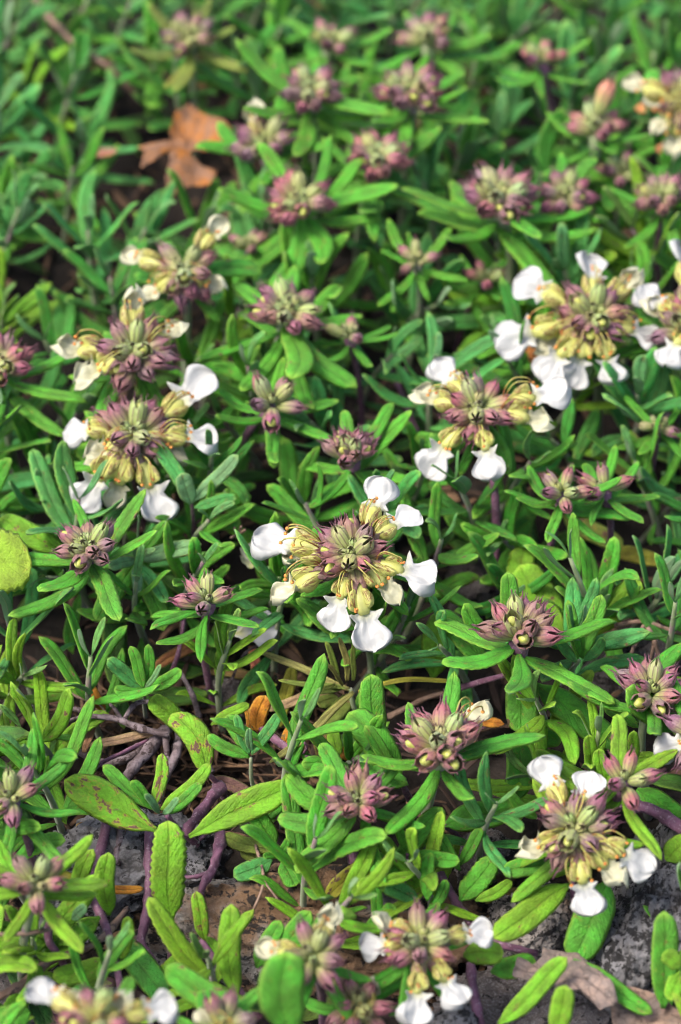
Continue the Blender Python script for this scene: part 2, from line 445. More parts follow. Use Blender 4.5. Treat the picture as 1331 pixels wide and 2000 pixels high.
def tube_mesh():
    P = [Vector((0, .30, 0)), Vector((0, .5, .01)), Vector((0, .66, .03)), Vector((0, .82, .04)), Vector((0, .96, .02)), Vector((0, 1.04, -.02))]
    V, F, UV = tube(P, [.08, .095, .12, .14, .125, .09], 12); return mesh_from('flower', V, F, [M_HOOD], [(u, .02) for u, v in UV])
TUBE = tube_mesh()
def stamen_mesh(seed):
    rg = random.Random(seed); h = rg.uniform(.46, .60); e = rg.uniform(.96, 1.12); x = rg.uniform(-.09, .09)
    P = smooth_path([Vector((x*.4, .50, .05)), Vector((x*.8, .56, h*.62)), Vector((x, .72, h)), Vector((x*1.3, .96, h*.92)), Vector((x*1.5, e, h*.62))], 4)
    V, F, UV = tube(P, [.013]*(len(P)-3)+[.011, .010, .009], 6); FM = [0]*len(F)
    c = P[-1]; o = len(V); s_, r_ = 8, 5
    for i in range(r_+1):
        th = math.pi*i/r_
        for j in range(s_):
            a = 2*math.pi*j/s_; V.append(c+Vector((math.sin(th)*math.cos(a)*.034, math.sin(th)*math.sin(a)*.036, -math.cos(th)*.026))); UV.append((0, 0))
    for i in range(r_):
        for j in range(s_): k = (j+1) % s_; F.append((o+i*s_+j, o+i*s_+k, o+(i+1)*s_+k, o+(i+1)*s_+j)); FM.append(1)
    return mesh_from('stamen', V, F, [M_FILA, M_ANTH], UV, FM)
STAMENS = [stamen_mesh(i) for i in range(6)]
LIPW = [(0, .07), (.08, .10), (.14, .16), (.20, .30), (.245, .36), (.285, .30), (.33, .22), (.40, .27), (.52, .385), (.66, .45), (.78, .44), (.88, .37), (.95, .25), (.985, .14), (1, .05)]
CUPW = [(0, .07), (.10, .11), (.18, .24), (.24, .27), (.32, .19), (.45, .26), (.65, .31), (.8, .28), (.92, .2), (1, .06)]
def lip_mesh(kind, seed):
    rg = random.Random(seed); V, F, UV = [], [], []
    nv, nu = 24, 14; L = .92 if kind == 'o' else .66
    tab = LIPW if kind == 'o' else CUPW
    y = z = 0.0; ph = rg.uniform(0, 6); sag = rg.uniform(.15, .5) if kind == 'o' else rg.uniform(.2, .5)
    cup = rg.uniform(-.35, .45) if kind == 'o' else rg.uniform(.7, 1.1); fold = rg.uniform(-.15, .15); lean = rg.uniform(-.12, .12)
    for i in range(nv+1):
        v = i/nv
        if kind == 'o': a = .25-sag*min(1, v/.35)*.9+.35*max(0, v-.55)*rg.choice((1, 1))
        else: a = -.25+sag*v*2.6
        if i: y += math.cos(a)*L/nv; z += math.sin(a)*L/nv
        hw = interp(tab, v)
        for j in range(nu+1):
            s = j/nu*2-1; hh = hw*(1+.06*noise.noise(Vector((s*3+ph, v*5, seed)))+(.10*math.sin(s*7+ph)*max(0, abs(s)-.25)+.06*math.sin(j*2.3+ph+v*3) if v > .45 else 0))
            th = s*cup*1.2
            x = hh*(math.sin(th)/(cup*1.2) if abs(cup) > .02 else s)
            zz = hh*((1-math.cos(th))/(cup*1.2) if abs(cup) > .02 else 0)
            side = math.exp(-((v-.245)/.06)**2)*abs(s)**2
            zz += side*.20 - .10*max(0, v-.7)*s*s*3 - .03*math.exp(-(s/.15)**2)*min(1, v*3)*(1-v)
            rf = .028*math.sin(s*13+ph)*v*(1.15-v)*1.6 + .11*math.sin(s*8+ph+v*4)*v*v*s*s + .075*math.sin(s*4.5+ph)*v*v*abs(s) + .11*noise.noise(Vector((s*1.6+ph, v*2.6, seed*2.3)))*min(1, v*2)
            x2 = x+lean*v*v*.5
            yy = y - side*.06
            zz += rf + fold*x
            V.append((x2, yy-math.sin(a)*zz, z+math.cos(a)*zz)); UV.append((j/nu, v))
    for i in range(nv):
        for j in range(nu): F.append((i*(nu+1)+j, i*(nu+1)+j+1, (i+1)*(nu+1)+j+1, (i+1)*(nu+1)+j))
    return mesh_from('lip', V, F, [M_PETAL], UV, solid=.006)
LIPS = {'o': [lip_mesh('o', s) for s in range(20, 28)], 'c': [lip_mesh('c', s) for s in range(40, 44)]}

# ------------------------------------------------------------------ colours of leaves (linear)
GREEN = (.078, .300, .018); BLUE = (.068, .285, .055); DEEP = (.046, .225, .020); LIME = (.155, .350, .012); GREY = (.15, .32, .12)
YELL = (.36, .33, .03); ORAN = (.55, .22, .02); TAN = (.30, .26, .07); OLIVE = (.17, .22, .03)
def jit(c, k=.18):
    f = 1+rnd(-k, k); return (c[0]*f*(1+rnd(-k, k)), c[1]*f, c[2]*f*(1+rnd(-k, k)))

UPV = Vector((0, 0, 1)); TOC = -FWD
# ------------------------------------------------------------------ flower heads
def stem_to(root, base0, base, tip, mat, r0=.075, r1=.06, bulge=.10, mids=None):
    pts = [base]+(mids or [base.lerp(tip, .5)+Vector((rnd(-.15, .15), rnd(-.15, .15), .25))])+[tip]
    P = smooth_path(pts, 5); n = len(P)
    rad = [r0+(r1-r0)*i/(n-1) for i in range(n)]; rad[-1] = bulge; rad[-2] = (r1+bulge)/2
    V, F, UV = tube(P, rad, 8, wob=.15); put_mesh('stem', root, base0, V, F, UV, mat); return P

def head(px, py, z, s, label, flowers=(), ncal=17, tone=GREEN, nleaf=7, pink=1.0, base=None, buds=.25, leaf=1.35, axis=None, cat='flower', stem=None, name=None, axjit=.28, young=.3, salmon=0, cone=None):
    c = at(px, py, z)
    ax = axis or (UPV*(.8 if flowers else .9)+TOC*(.62 if len(flowers) > 1 else .10)+Vector((rnd(-axjit, axjit), rnd(-axjit, axjit), 0)))
    ax = ax.normalized()
    bx = at(*base) if base else None
    if bx is None:
        q = c - ax*1.2; bx = Vector((q.x+rnd(-.4, .4), q.y+rnd(-.2, .6), 0)); bx.z = terr(bx.x, bx.y)
    nm = name or ('flowering_shoot' if flowers else 'budding_shoot')
    root = thing(nm, bx, label, cat, 'white flowering shoots' if flowers else 'shoots topped by purple bud heads')
    neck = c - ax*.10*s
    stem_to(root, bx, bx, neck, stem or (M_STEMP if rnd(0, 1) < .5 else M_STEMG), .08*s, .07*s, .16*s)
    x0 = RIGHT - ax*RIGHT.dot(ax); x0.normalize(); y0 = ax.cross(x0)
    az_taken = []
    for (fx, fy, kind) in flowers:
        p = on_plane(fx, fy, c - ax*.05, ax); v = p-c; d = v.normalized(); dist = v.length
        az_taken.append(math.atan2(d.dot(y0), d.dot(x0)))
        nom = 1.42 if kind == 'o' else 1.30
        fs = max((.72 if kind == 'o' else .88)*s, min(1.06*s, dist/nom)); extra = d*(dist-nom*fs)
        d2 = (d + ax*rnd(-.06, .12) - UPV*.10).normalized()
        fb = c + extra
        rot = basis(d2, ax+Vector((rnd(-.2, .2), 0, rnd(-.1, .1))))
        cal = random.choice(CALYX_OPEN)
        pk = (rnd(.22, .30)*pink, rnd(.13, .17), rnd(.09, .12))
        link('calyx', cal, root, place(fb+d2*.10-bx, rot, fs*.95), pk)
        fo = link('flower', TUBE, root, place(fb-bx, rot, fs), None)
        for sg in (-1, 1):
            R2 = Matrix.Rotation(sg*-.20, 3, 'Z') @ Matrix.Rotation(sg*.35, 3, 'Y') @ Matrix.Rotation(.5+rnd(-.1, .1), 3, 'X')
            link('hood_lobe', HOODS[sg], fo, place(Vector((sg*.085, .84, .10)), R2, rnd(.80, .92)))
        for k in range(3): link('stamen', STAMENS[random.randrange(6)], fo, place(Vector((rnd(-.05, .05), rnd(-.03, .03), 0)), Matrix.Rotation(rnd(-.25, .25), 3, 'Y')))
        cr = (.53, .525, .50) if kind == 'o' else (.58, .56, .38)
        ls = rnd(.76, .92)
        tl = rot.transposed() @ TOC; droop = max(-.75, min(.75, math.atan2(-tl.y, tl.z)*.5+rnd(-.2, .2)))
        link('lip', random.choice(LIPS[kind]), fo, place(Vector((0, .93, .0)), Matrix.Rotation(droop+rnd(-.18, .18), 3, 'X') @ Matrix.Rotation(rnd(-.35, .35), 3, 'Y'), ls), cr)
    if len(flowers) < 2: ncal = max(7, int(ncal*1.1)); s *= .95
    else: young = min(young, .14); pink *= .95
    g = math.pi*(3-math.sqrt(5)); pm = R(cone or (88 if len(flowers) > 1 else 74))
    for i in range(ncal):
        q = (i+.4)/ncal; pol = pm*math.sqrt(q)*1.0; az = i*g+rnd(-.15, .15)+px
        if pol > R(62) and any(abs((az-a+math.pi) % (2*math.pi)-math.pi) < .30 for a in az_taken): continue
        d = ax*math.cos(pol)+(x0*math.cos(az)+y0*math.sin(az))*math.sin(pol); d.normalize()
        if rnd(0, 1) < .07: continue
        yng = q < young; me = random.choice(CALYX_Y if yng else (CALYX_OPEN if rnd(0, 1) < buds else CALYX))
        pk = (rnd(.19, .30)*pink, rnd(.07, .13), rnd(.09, .13))
        if q < young+.12: pk = (rnd(.26, .36), rnd(.31, .40), rnd(.10, .14))
        rot = basis(d, ax+Vector((rnd(-.3, .3), rnd(-.3, .3), 0)))
        cs = s*rnd(.88, 1.04)*(.82+.18*q)*(.8 if yng else 1)
        ca = link('calyx', me, root, place(c+d*.10*s-ax*.14*s*(1-math.cos(pol))-bx, rot, cs), pk)
        if me in CALYX_OPEN: link('bud', random.choice(BUDS), ca, place(Vector((0, .33, 0)), Matrix.Rotation(rnd(0, 6), 3, 'Y')))
    if salmon: link('calyx', CALYX[1], root, place(c+ax*.35*s-bx, basis(ax+Vector((.25, .2, 0)), x0), s*1.25), (.52, .20, .12))
    if len(flowers) < 2: nleaf += 2; leaf *= 1.12
    for k in range(nleaf):
        az = (k//2)*R(55)+(k % 2)*math.pi+rnd(-.25, .25)+px*.7
        d = ax*(rnd(-.28, .35) if len(flowers) < 2 else rnd(-.8, -.25))+(x0*math.cos(az)+y0*math.sin(az)); d.normalize()
        put_leaf(root, bx, neck-ax*(.05+.10*(k//2))*s, d, ax*1.2+UPV*.3, leaf*s*rnd(.75, 1.12), rnd(.19, .27), rnd(-1.0, .0), jit(tone))
    return root

# ------------------------------------------------------------------ leafy shoots
def leafy(root, base0, base, tip, npair, lmax, tone, wl=.22, mat=None, spread=1.0, topfrac=.35, mids=None, r0=.065):
    P = stem_to(root, base0, base, tip, mat or M_STEMG, r0, .04, .035, mids)
    n = len(P)-1; az0 = rnd(0, 6.28)
    for k in range(npair):
        t = topfrac+(1-topfrac)*(k/(npair-1) if npair > 1 else 1); i = min(n, int(t*n)); p = P[i]
        sd_ = (P[min(n, i+1)]-P[max(0, i-1)]).normalized()
        x = sd_.cross(Vector((.3, 1, .2))).normalized(); y = sd_.cross(x)
        f = k/(npair-1) if npair > 1 else 1
        pol = R(82-58*f**1.3)*spread; ln = lmax*(.82+.18*math.sin(math.pi*min(1, f*1.3)) if f < .7 else .95-1.5*(f-.7))
        for sgn in (0, math.pi):
            az = az0+k*R(90)+sgn+rnd(-.3, .3); pl = pol+rnd(-.2, .2)
            d = sd_*math.cos(pl)+(x*math.cos(az)+y*math.sin(az))*math.sin(pl)
            col = jit(tone); 
            if f > .85: col = jit((col[0]*.5+GREY[0]*.6, col[1]*.55+GREY[1]*.5, col[2]*.5+GREY[2]*.6), .1)
            put_leaf(root, base0, p, d, sd_+UPV*.15, ln*rnd(.8, 1.15), wl*rnd(.85, 1.25), rnd(-.6, .7), col)
def leaf_px(root, b0, lf):
    """lf: bx, by, bz, tx, ty, tz, width px, colour, opts"""
    bx_, by_, bz, tx, ty, tz, wpx, col = lf[:8]; o = lf[8] if len(lf) > 8 else {}
    b, t = at(bx_, by_, bz), at(tx, ty, tz); d = t-b; L = d.length
    wl = wpx/ppc(b.lerp(t, .5))/L
    me = leaf_mesh('leaf', mats=[M_LEAFD, M_UNDER] if o.get('dmg') else None, wl=wl, bend=o.get('bend', .3), cup=o.get('cup', .12), roll=o.get('roll', .8), serr=o.get('serr', 0),
                   tipc=o.get('tipc', .2), side=o.get('side', rnd(-.5, .5)), n=o.get('n', 18), seed=random.randrange(999), table=o.get('table', OBLONG), twist=o.get('twist', 0), th=.022*min(1, wl*3.5))
    nrm = TOC*.75+UPV*.5 if 'nrm' not in o else Vector(o['nrm'])
    return link(o.get('name', 'leaf'), me, root, place(b-b0, basis(d, nrm), L*1.03), jit(col, .08))

# ================================================================== GROUND
def build_ground():
    ax_ = [i*.8 for i in range(-50, 51)]
    far = [42, 46, 52, 60, 75, 100, 150, 250, 500, 1000, 2000, 5000]
    xs = [-f for f in reversed(far)]+ax_+far; n = len(xs); V, F = [], []
    for y in xs:
        for x in xs: V.append((x, y, terr(x, y)))
    for i in range(n-1):
        for j in range(n-1): F.append((i*n+j, i*n+j+1, (i+1)*n+j+1, (i+1)*n+j))
    o = link('ground', mesh_from('ground', V, F, [M_SOIL], recalc=False)); o['kind'] = 'structure'; o['label'] = 'dark brown soil under the plants'
build_ground()

# pixel zones kept clear of the leafy carpet: (cx, cy, rx, ry)
GAPS = [(735, 800, 90, 90), (600, 900, 50, 60), (300, 1440, 190, 90), (250, 1660, 190, 110), (460, 1740, 120, 60), (350, 1560, 220, 180), (650, 1330, 105, 70), (420, 1330, 80, 60), (330, 290, 130, 120), (800, 440, 50, 40),
        (1070, 1790, 110, 110), (1275, 1760, 110, 190), (1110, 1940, 210, 90), (80, 1920, 120, 70), (1260, 1250, 90, 60), (540, 1260, 50, 50), (930, 1640, 70, 60), (300, 1250, 80, 50), (1215, 1010, 60, 40),
        (920, 1700, 70, 50), (1180, 1060, 60, 40), (930, 1110, 40, 40), (170, 1400, 90, 60), (420, 1560, 160, 60),
        (500, 940, 55, 70), (330, 1215, 90, 45), (470, 1080, 45, 70), (560, 1240, 80, 40), (850, 1110, 45, 40), (625, 730, 45, 50), (690, 540, 50, 40), (30, 880, 40, 40), (1100, 1480, 60, 50), (620, 1500, 50, 40)]
def in_gap(px, py, k=1.0):
    return any(((px-a)/(c*k))**2+((py-b)/(d*k))**2 < 1 for a, b, c, d in GAPS)

# ================================================================== ROCKS
def rock(name, px, py, ztop, rx, ry, rz, mat, label, rot=0.0, seed=0, sharp=.18, tilt=(0, 0)):
    t = at(px, py, ztop); c = Vector((t.x, t.y+.15*ry, ztop-rz))
    bm = bmesh.new(); bmesh.ops.create_icosphere(bm, subdivisions=6, radius=1)
    rg = random.Random(seed); cuts = []
    for _ in range(11):
        d = Vector((rg.gauss(0, 1), rg.gauss(0, 1), rg.gauss(0, .8))).normalized(); cuts.append((d, rg.uniform(.62, .9)))
    for v in bm.verts:
        p = v.co.copy()
        for d, h in cuts:
            k = p.dot(d)-h
            if k > 0: p -= d*k*.9
        q = p*2.1+Vector((seed*3.3, 0, 0))
        f = 1-.07*abs(noise.noise(q*4.3))-.05*abs(noise.noise(q*10))+sharp*noise.noise(q)+sharp*.45*noise.noise(q*2.7)+.06*noise.noise(q*7)+.05*noise.noise(q*13)+.035*noise.noise(q*31)
        p *= f; v.co = Vector((p.x*rx, p.y*ry, p.z*rz))*U
    me = bpy.data.meshes.new(name); bm.to_mesh(me); bm.free(); me.materials.append(mat)
    me.polygons.foreach_set('use_smooth', [True]*len(me.polygons))
    o = link(name, me, None, Matrix.Translation(c*U) @ Matrix.Rotation(rot, 4, 'Z') @ Matrix.Rotation(tilt[0], 4, 'X') @ Matrix.Rotation(tilt[1], 4, 'Y'))
    o['label'] = label; o['category'] = 'rock'; o['group'] = 'limestone rocks between the plants'
    return o
rock('rock', 235, 1650, .8, 1.85, 1.3, 1.3, M_ROCKG, 'rough grey and black limestone under the damaged big leaf', .3, 1, .22)
rock('rock', 600, 1735, .75, 3.4, 1.3, 1.7, M_ROCKO, 'long ochre stained limestone ledge behind the purple stems', -.08, 2, .22, (.35, 0))
rock('rock', 1068, 1770, .85, .95, .95, .95, M_ROCKS, 'rounded pale stone thickly speckled black below the white flower', .2, 3, .08)
rock('rock', 1305, 1730, 1.5, 1.35, 2.3, 1.9, M_ROCKG, 'largest grey boulder with black lichen at the right edge', -.15, 4, .10)
rock('rock', 1110, 1985, .35, 2.6, 1.4, 1.0, M_ROCKV, 'flat brownish grey stone beneath the crumpled dead leaf', .1, 5, .12)
rock('rock', 440, 1335, .45, .75, .7, .8, M_ROCKV, 'small brown stone in the shadow above the yellow leaves', .1, 6, .14)
rock('rock', 1275, 1262, .75, 1.35, .9, .7, M_ROCKV, 'flat mauve grey stone behind the bare forked twig', .0, 7, .10)
rock('rock', 80, 1925, -.2, 1.6, 1.0, .8, M_ROCKD, 'dark gritty stone under the brown twig, bottom left corner', .1, 8, .2)
rock('rock', 935, 1115, .55, .7, .7, .6, M_ROCKV, 'grey stone glimpsed behind a straight purple flower stem', .5, 9, .12)
rock('rock', 885, 1990, .75, .55, .5, .5, M_ROCKG, 'small grey speckled pebble beneath the lowest white flower', .5, 10, .10)
rock('rock', 945, 1655, .25, .65, .6, .5, M_ROCKD, 'small dark stone beside the pale speckled stone', .9, 11, .12)
rock('rock', 25, 1690, .2, .7, .8, .7, M_ROCKO, 'rusty brown stone at the left edge behind a bud head', .9, 12, .15)

# ================================================================== FLOWER HEADS
# key: (x, y, height, scale, short reference, label, flowers, options)
HEADS = [
 (690, 1085, 3.3, 1.06, 'the central white flower head', 'large white flower head in sharp focus at the centre',
  [(750, 962, 'o'), (800, 1008, 'o'), (822, 1120, 'o'), (772, 1150, 'c'), (720, 1232, 'o'), (652, 1195, 'o'), (548, 1155, 'c'), (562, 1075, 'c'), (532, 1050, 'o')], dict(ncal=24, nleaf=7)),
 (935, 800, 3.3, 1.0, 'the tall stemmed white flower head', 'white flower head on a tall straight purple stem',
  [(868, 725, 'o'), (828, 775, 'c'), (842, 893, 'o'), (957, 908, 'o'), (1058, 812, 'c'), (1082, 768, 'o')], dict(ncal=22, nleaf=5, pink=1.15, base=(968, 1150, .3), stem=M_STEMP)),
 (1158, 622, 3.3, 1.12, 'the fullest white flower head', 'fullest white flower head with nine flowers, beside an orange dead scrap',
  [(1032, 556, 'o'), (1000, 655, 'o'), (1062, 660, 'c'), (1155, 512, 'o'), (1232, 535, 'c'), (1268, 652, 'o'), (1068, 722, 'o'), (1122, 728, 'o'), (1198, 732, 'o')], dict(ncal=22, nleaf=5, pink=1.1)),
 (262, 850, 3.0, 1.08, 'the lower left white flower head', 'white flower head at left, the lower of two stacked ones',
  [(140, 828, 'o'), (182, 880, 'c'), (162, 962, 'o'), (304, 982, 'o'), (222, 965, 'c'), (402, 857, 'o'), (352, 882, 'c'), (388, 755, 'o')], dict(ncal=20, nleaf=5)),
 (262, 690, 3.6, 1.1, 'the upper left cream flower head', 'cream flower head at left, directly above a white one',
  [(128, 678, 'c'), (168, 733, 'c'), (255, 588, 'c'), (350, 640, 'c')], dict(ncal=24, nleaf=5, pink=1.0)),
 (362, 528, 3.4, 1.02, 'the blurred cream flower head', 'blurred cream flower head with three open flowers, below the dead leaf',
  [(257, 498, 'c'), (432, 552, 'c'), (424, 440, 'c'), (285, 572, 'c')], dict(ncal=20, nleaf=5)),
 (1122, 1622, 2.6, .98, 'the white flower head over the rocks', 'white flower head hanging over the speckled rocks',
  [(1068, 1502, 'o'), (1152, 1530, 'o'), (1030, 1662, 'c'), (1148, 1762, 'o'), (1206, 1708, 'c'), (1256, 1680, 'o')], dict(ncal=18, nleaf=5, tone=LIME)),
 (822, 1842, 2.2, .88, 'the lowest white flower head', 'white flower head near the bottom edge beside the grey pebble',
  [(722, 1842, 'o'), (742, 1803, 'c'), (938, 1822, 'o'), (890, 1938, 'o'), (812, 1970, 'o')], dict(ncal=16, nleaf=5, pink=1.1)),
 (612, 1868, 2.6, .85, 'the purple head with one cream flower', 'soft focus purple bud head with one cream flower on top',
  [(643, 1785, 'c'), (522, 1850, 'c')], dict(ncal=12, nleaf=6, leaf=1.2)),
 (195, 2000, 3.4, .9, 'the out of focus bottom flower', 'out of focus white flower head cut off by the bottom edge',
  [(80, 1938, 'o'), (318, 1965, 'o'), (150, 1955, 'c'), (245, 1955, 'c')], dict(ncal=16, nleaf=4, pink=1.2)),
 (1345, 640, 3.3, 1.0, 'the cut off white flower head', 'white flower head cut off by the right edge beside the fullest one',
  [(1266, 582, 'o'), (1272, 600, 'c'), (1306, 690, 'o'), (1335, 495, 'o')], dict(ncal=18, nleaf=4)),
 (1330, 200, 3.6, 1.1, 'the rusty cream flower head', 'cream flower head in the top right corner with withered orange petals',
  [(1238, 162, 'c'), (1276, 190, 'c'), (1286, 252, 'c'), (1318, 285, 'c')], dict(ncal=18, nleaf=4, pink=.9)),
 (1375, 1440, 2.8, .9, 'the single white flower at the right edge', 'single white flower poking in at the right edge above the boulder',
  [(1302, 1452, 'o'), (1390, 1540, 'o')], dict(ncal=14, nleaf=4)),
 (432, 2010, 2.6, .85, 'the fading cream head at the bottom', 'fading cream flower head just showing at the bottom edge',
  [(405, 1985, 'c'), (455, 1985, 'c')], dict(ncal=12, nleaf=5, pink=.8)),
 (700, 1965, 1.6, .8, 'the withered brown head', 'withered brown seed head between two flower heads near the bottom',
  [(712, 1925, 'c'), (668, 2010, 'c')], dict(ncal=14, nleaf=4, pink=1.3, buds=.1, young=0)),
 # bud heads
 (605, 180, 4.0, .95, 'the topmost bud head', 'pale purple bud head, topmost of those fairly clear to see', (), dict(ncal=22, nleaf=7, leaf=1.6)),
 (803, 185, 4.0, 1.1, 'the wide blurred bud head', 'wide blurred purple bud head near the top, yellow tipped', (), dict(ncal=20, nleaf=6)),
 (737, 315, 3.6, 1.05, 'the pink bud head', 'pink bud head cradled by curved leaves above a dark gap', (), dict(ncal=22, nleaf=8, leaf=1.5, pink=1.2)),
 (588, 398, 3.6, 1.05, 'the rosy bud head', 'rosy bud head right of the orange dead leaf', (), dict(ncal=22, nleaf=8, leaf=1.6, pink=1.2)),
 (518, 285, 3.4, 1.05, 'the brownish bud head', 'blurred brownish bud head with a yellow flower bud behind it', [(505, 225, 'c')], dict(ncal=18, nleaf=6, pink=.85)),
 (977, 395, 3.6, 1.2, 'the broad bud head on a pale stem', 'broad purple bud head with yellow tips on a pale upright stem', (), dict(ncal=26, nleaf=8, leaf=1.5, base=(992, 640, .5), stem=M_STEMG)),
 (1105, 385, 3.2, .9, 'the shaded bud head', 'shaded purple bud head partly hidden behind a broad one', (), dict(ncal=16, nleaf=5)),
 (1165, 255, 3.4, .95, 'the salmon tipped bud head', 'blurred bud head with one salmon coloured tip', (), dict(ncal=16, nleaf=6, pink=1.25, salmon=1)),
 (1212, 338, 2.8, .8, 'the small dull bud head', 'small dull bud head below the salmon tipped one', (), dict(ncal=12, nleaf=5, pink=.9)),
 (1292, 388, 3.3, .9, 'the bud head at the right edge', 'purple bud head near the right edge below the cream flowers', (), dict(ncal=16, nleaf=6)),
 (563, 612, 3.4, 1.08, 'the pale dotted bud head', 'pale green and purple bud head in a bowl of leaves', (), dict(ncal=26, nleaf=8, leaf=1.5, young=.5)),
 (532, 790, 3.0, .95, 'the sparse bud head', 'sparse bud head on a purple side stem below the pale dotted one', (), dict(ncal=9, nleaf=6, base=(455, 895, 1.2), stem=M_STEMP, young=.15)),
 (688, 895, 2.7, .95, 'the magenta bud head', 'magenta bud head directly behind the central white flowers', (), dict(ncal=13, nleaf=5, pink=1.0, young=.0, cone=52)),
 (172, 1075, 3.1, .95, 'the bristly bud head', 'bristly dark tipped bud head between upright leaves at left', (), dict(ncal=18, nleaf=6, leaf=1.6)),
 (405, 1175, 2.7, .82, 'the two pronged bud head', 'small loose bud head above the dead brown strip leaf', (), dict(ncal=9, nleaf=6, young=.2)),
 (1100, 965, 2.8, .8, 'the small dark bud head', 'small dark bud head held in upcurved leaves', (), dict(ncal=8, nleaf=7, young=.25)),
 (1182, 955, 2.6, .75, 'the twin bud head', 'tiny bud head close behind another small dark one', (), dict(ncal=7, nleaf=5, young=.2)),
 (1015, 1240, 3.0, 1.1, 'the sharp purple bud head', 'sharp purple bud head with spiky tips and big leaves', (), dict(ncal=14, nleaf=4, leaf=1.4, pink=1.15, young=.12, cone=66)),
 (1272, 1355, 2.6, .95, 'the bud head behind a leaf', 'spiky bud head half hidden behind a bright leaf', (), dict(ncal=14, nleaf=4, young=.1)),
 (862, 1462, 2.8, 1.12, 'the bud head with one white flower', 'large purple bud head with a single white flower', [(945, 1390, 'c')], dict(ncal=20, nleaf=5, pink=1.1, young=.2)),
 (700, 1568, 2.5, .95, 'the bud head over the purple stem', 'purple bud head above the yellowing leaf on the ledge', (), dict(ncal=12, nleaf=5, pink=1.15, young=.12, cone=60)),
 (1222, 1528, 2.8, .85, 'the three pod bud head', 'loose pink bud head of few pods on a thick purple branch', (), dict(ncal=7, nleaf=3, pink=1.25, young=.15, tone=LIME)),
 (72, 1728, 3.0, .85, 'the soft bud head by the rock', 'soft focus bud head left of the grey limestone', (), dict(ncal=9, nleaf=6, tone=LIME, young=.25, leaf=1.3)),
 (22, 1560, 2.8, .85, 'the bud head at the left edge', 'thin bud head at the left edge beside grey limestone', (), dict(ncal=9, nleaf=5, young=.2)),
 (-5, 720, 3.2, 1.05, 'the half cut bud head', 'pink bud head half cut off by the left edge', (), dict(ncal=18, nleaf=5, pink=1.2)),
 (815, 510, 2.9, .7, 'the tiny pale bud head', 'tiny pale bud head below a dark gap', (), dict(ncal=8, nleaf=5, young=.5)),
 (487, 482, 2.6, .7, 'the tiny blurred bud head', 'tiny blurred bud head right of the blurred cream flowers', (), dict(ncal=8, nleaf=4, young=.4)),
 (682, 655, 2.9, .7, 'the greenish bud head', 'tiny greenish bud head right of the pale dotted one', (), dict(ncal=8, nleaf=5, young=.6)),
 (835, 78, 3.6, 1.0, 'the far blurred bud head', 'far blurred pinkish bud head above the wide one', (), dict(ncal=14, nleaf=6)),
 (1060, 118, 3.4, .85, 'the far pink bud', 'far blurred pink bud head among upright green leaves', (), dict(ncal=8, nleaf=6, pink=1.3)),
 (645, 85, 3.2, .9, 'the far grey bud head', 'far greyish bud head directly above the topmost clear one', (), dict(ncal=12, nleaf=5, young=.4)),
 (370, 75, 3.4, .9, 'the far brown head', 'far brownish head with pale spreading leaves at the top', (), dict(ncal=12, nleaf=6, tone=OLIVE, pink=.8)),
 (950, 545, 2.4, .65, 'the hidden pink bud', 'hidden pink bud beside the pale upright stem', (), dict(ncal=6, nleaf=4, pink=1.2)),
 (1287, 832, 2.4, .6, 'the tiny whitish head', 'tiny whitish seed head beside grey-green shoots at the right edge', (), dict(ncal=9, nleaf=4, pink=.9, young=.8)),
]
LAND = []
for (x, y, z, s, ref, label, fl, kw) in HEADS:
    head(x, y, z, s, label, fl, **kw); LAND.append((x, y, ref))

# ================================================================== HERO SHOOTS (leaves seen one by one)
O = dict
def hero(label, stem_pts, leaves, r=.07, mat=M_STEMP, cat='plant', name='leafy_shoot', ref=None, group='leafy shoots'):
    pts = [at(*p) for p in stem_pts]; b0 = pts[0]
    root = thing(name, b0, label, cat, group)
    P = smooth_path(pts, 6); V, F, UV = tube(P, [r*.85*(1-.35*i/(len(P)-1)) for i in range(len(P))], 9, wob=.22); put_mesh('stem', root, b0, V, F, UV, mat)
    for lf in leaves: leaf_px(root, b0, lf)
    if ref: LAND.append((leaves[0][0], leaves[0][1], ref))
    return root
hero('shoot with two very large leaves, the left one scarred brown', [(385, 1650, .4), (350, 1620, .9), (325, 1592, 1.4)],
     [(310, 1622, 1.4, 131, 1518, 1.9, 78, LIME, O(dmg=1, bend=.35, roll=1.0, cup=.25, table=LEAFW)), (368, 1632, 1.4, 570, 1528, 1.9, 66, LIME, O(bend=.3, roll=.9, cup=.4, table=LEAFW)), (298, 1580, 1.5, 203, 1495, 1.9, 30, GREEN), (300, 1582, 1.6, 258, 1528, 2.1, 24, GREEN),
      (303, 1575, 1.6, 316, 1474, 2.2, 27, LIME, O(dmg=1)), (315, 1582, 1.6, 408, 1492, 2.1, 30, LIME), (322, 1592, 1.6, 392, 1532, 2.0, 26, GREEN), (312, 1590, 1.6, 285, 1555, 2.1, 16, GREY), (318, 1590, 1.6, 345, 1560, 2.1, 16, GREY)], ref='the scarred big leaf')
hero('upright broad scalloped leaf on a purple stem before the rock', [(338, 1880, -.4), (335, 1830, .2), (333, 1785, .8)],
     [(333, 1795, .8, 328, 1612, 2.2, 68, LIME, O(serr=.06, n=26, bend=.45, roll=.45, cup=.05, dmg=0)), (345, 1860, 0, 395, 1950, .2, 50, DEEP)], r=.10, ref='the scalloped upright leaf')
hero('pair of curled lime leaves torn brown along one edge', [(440, 1560, .5), (425, 1530, .9), (405, 1510, 1.3)],
     [(408, 1512, 1.3, 332, 1392, 2.0, 56, LIME, O(dmg=1, bend=.9, side=1)), (360, 1420, 1.1, 298, 1362, 1.7, 44, LIME, O(bend=.9)), (412, 1415, 1.2, 486, 1372, 1.5, 22, LIME, O(bend=.8))], ref='the torn lime leaf')
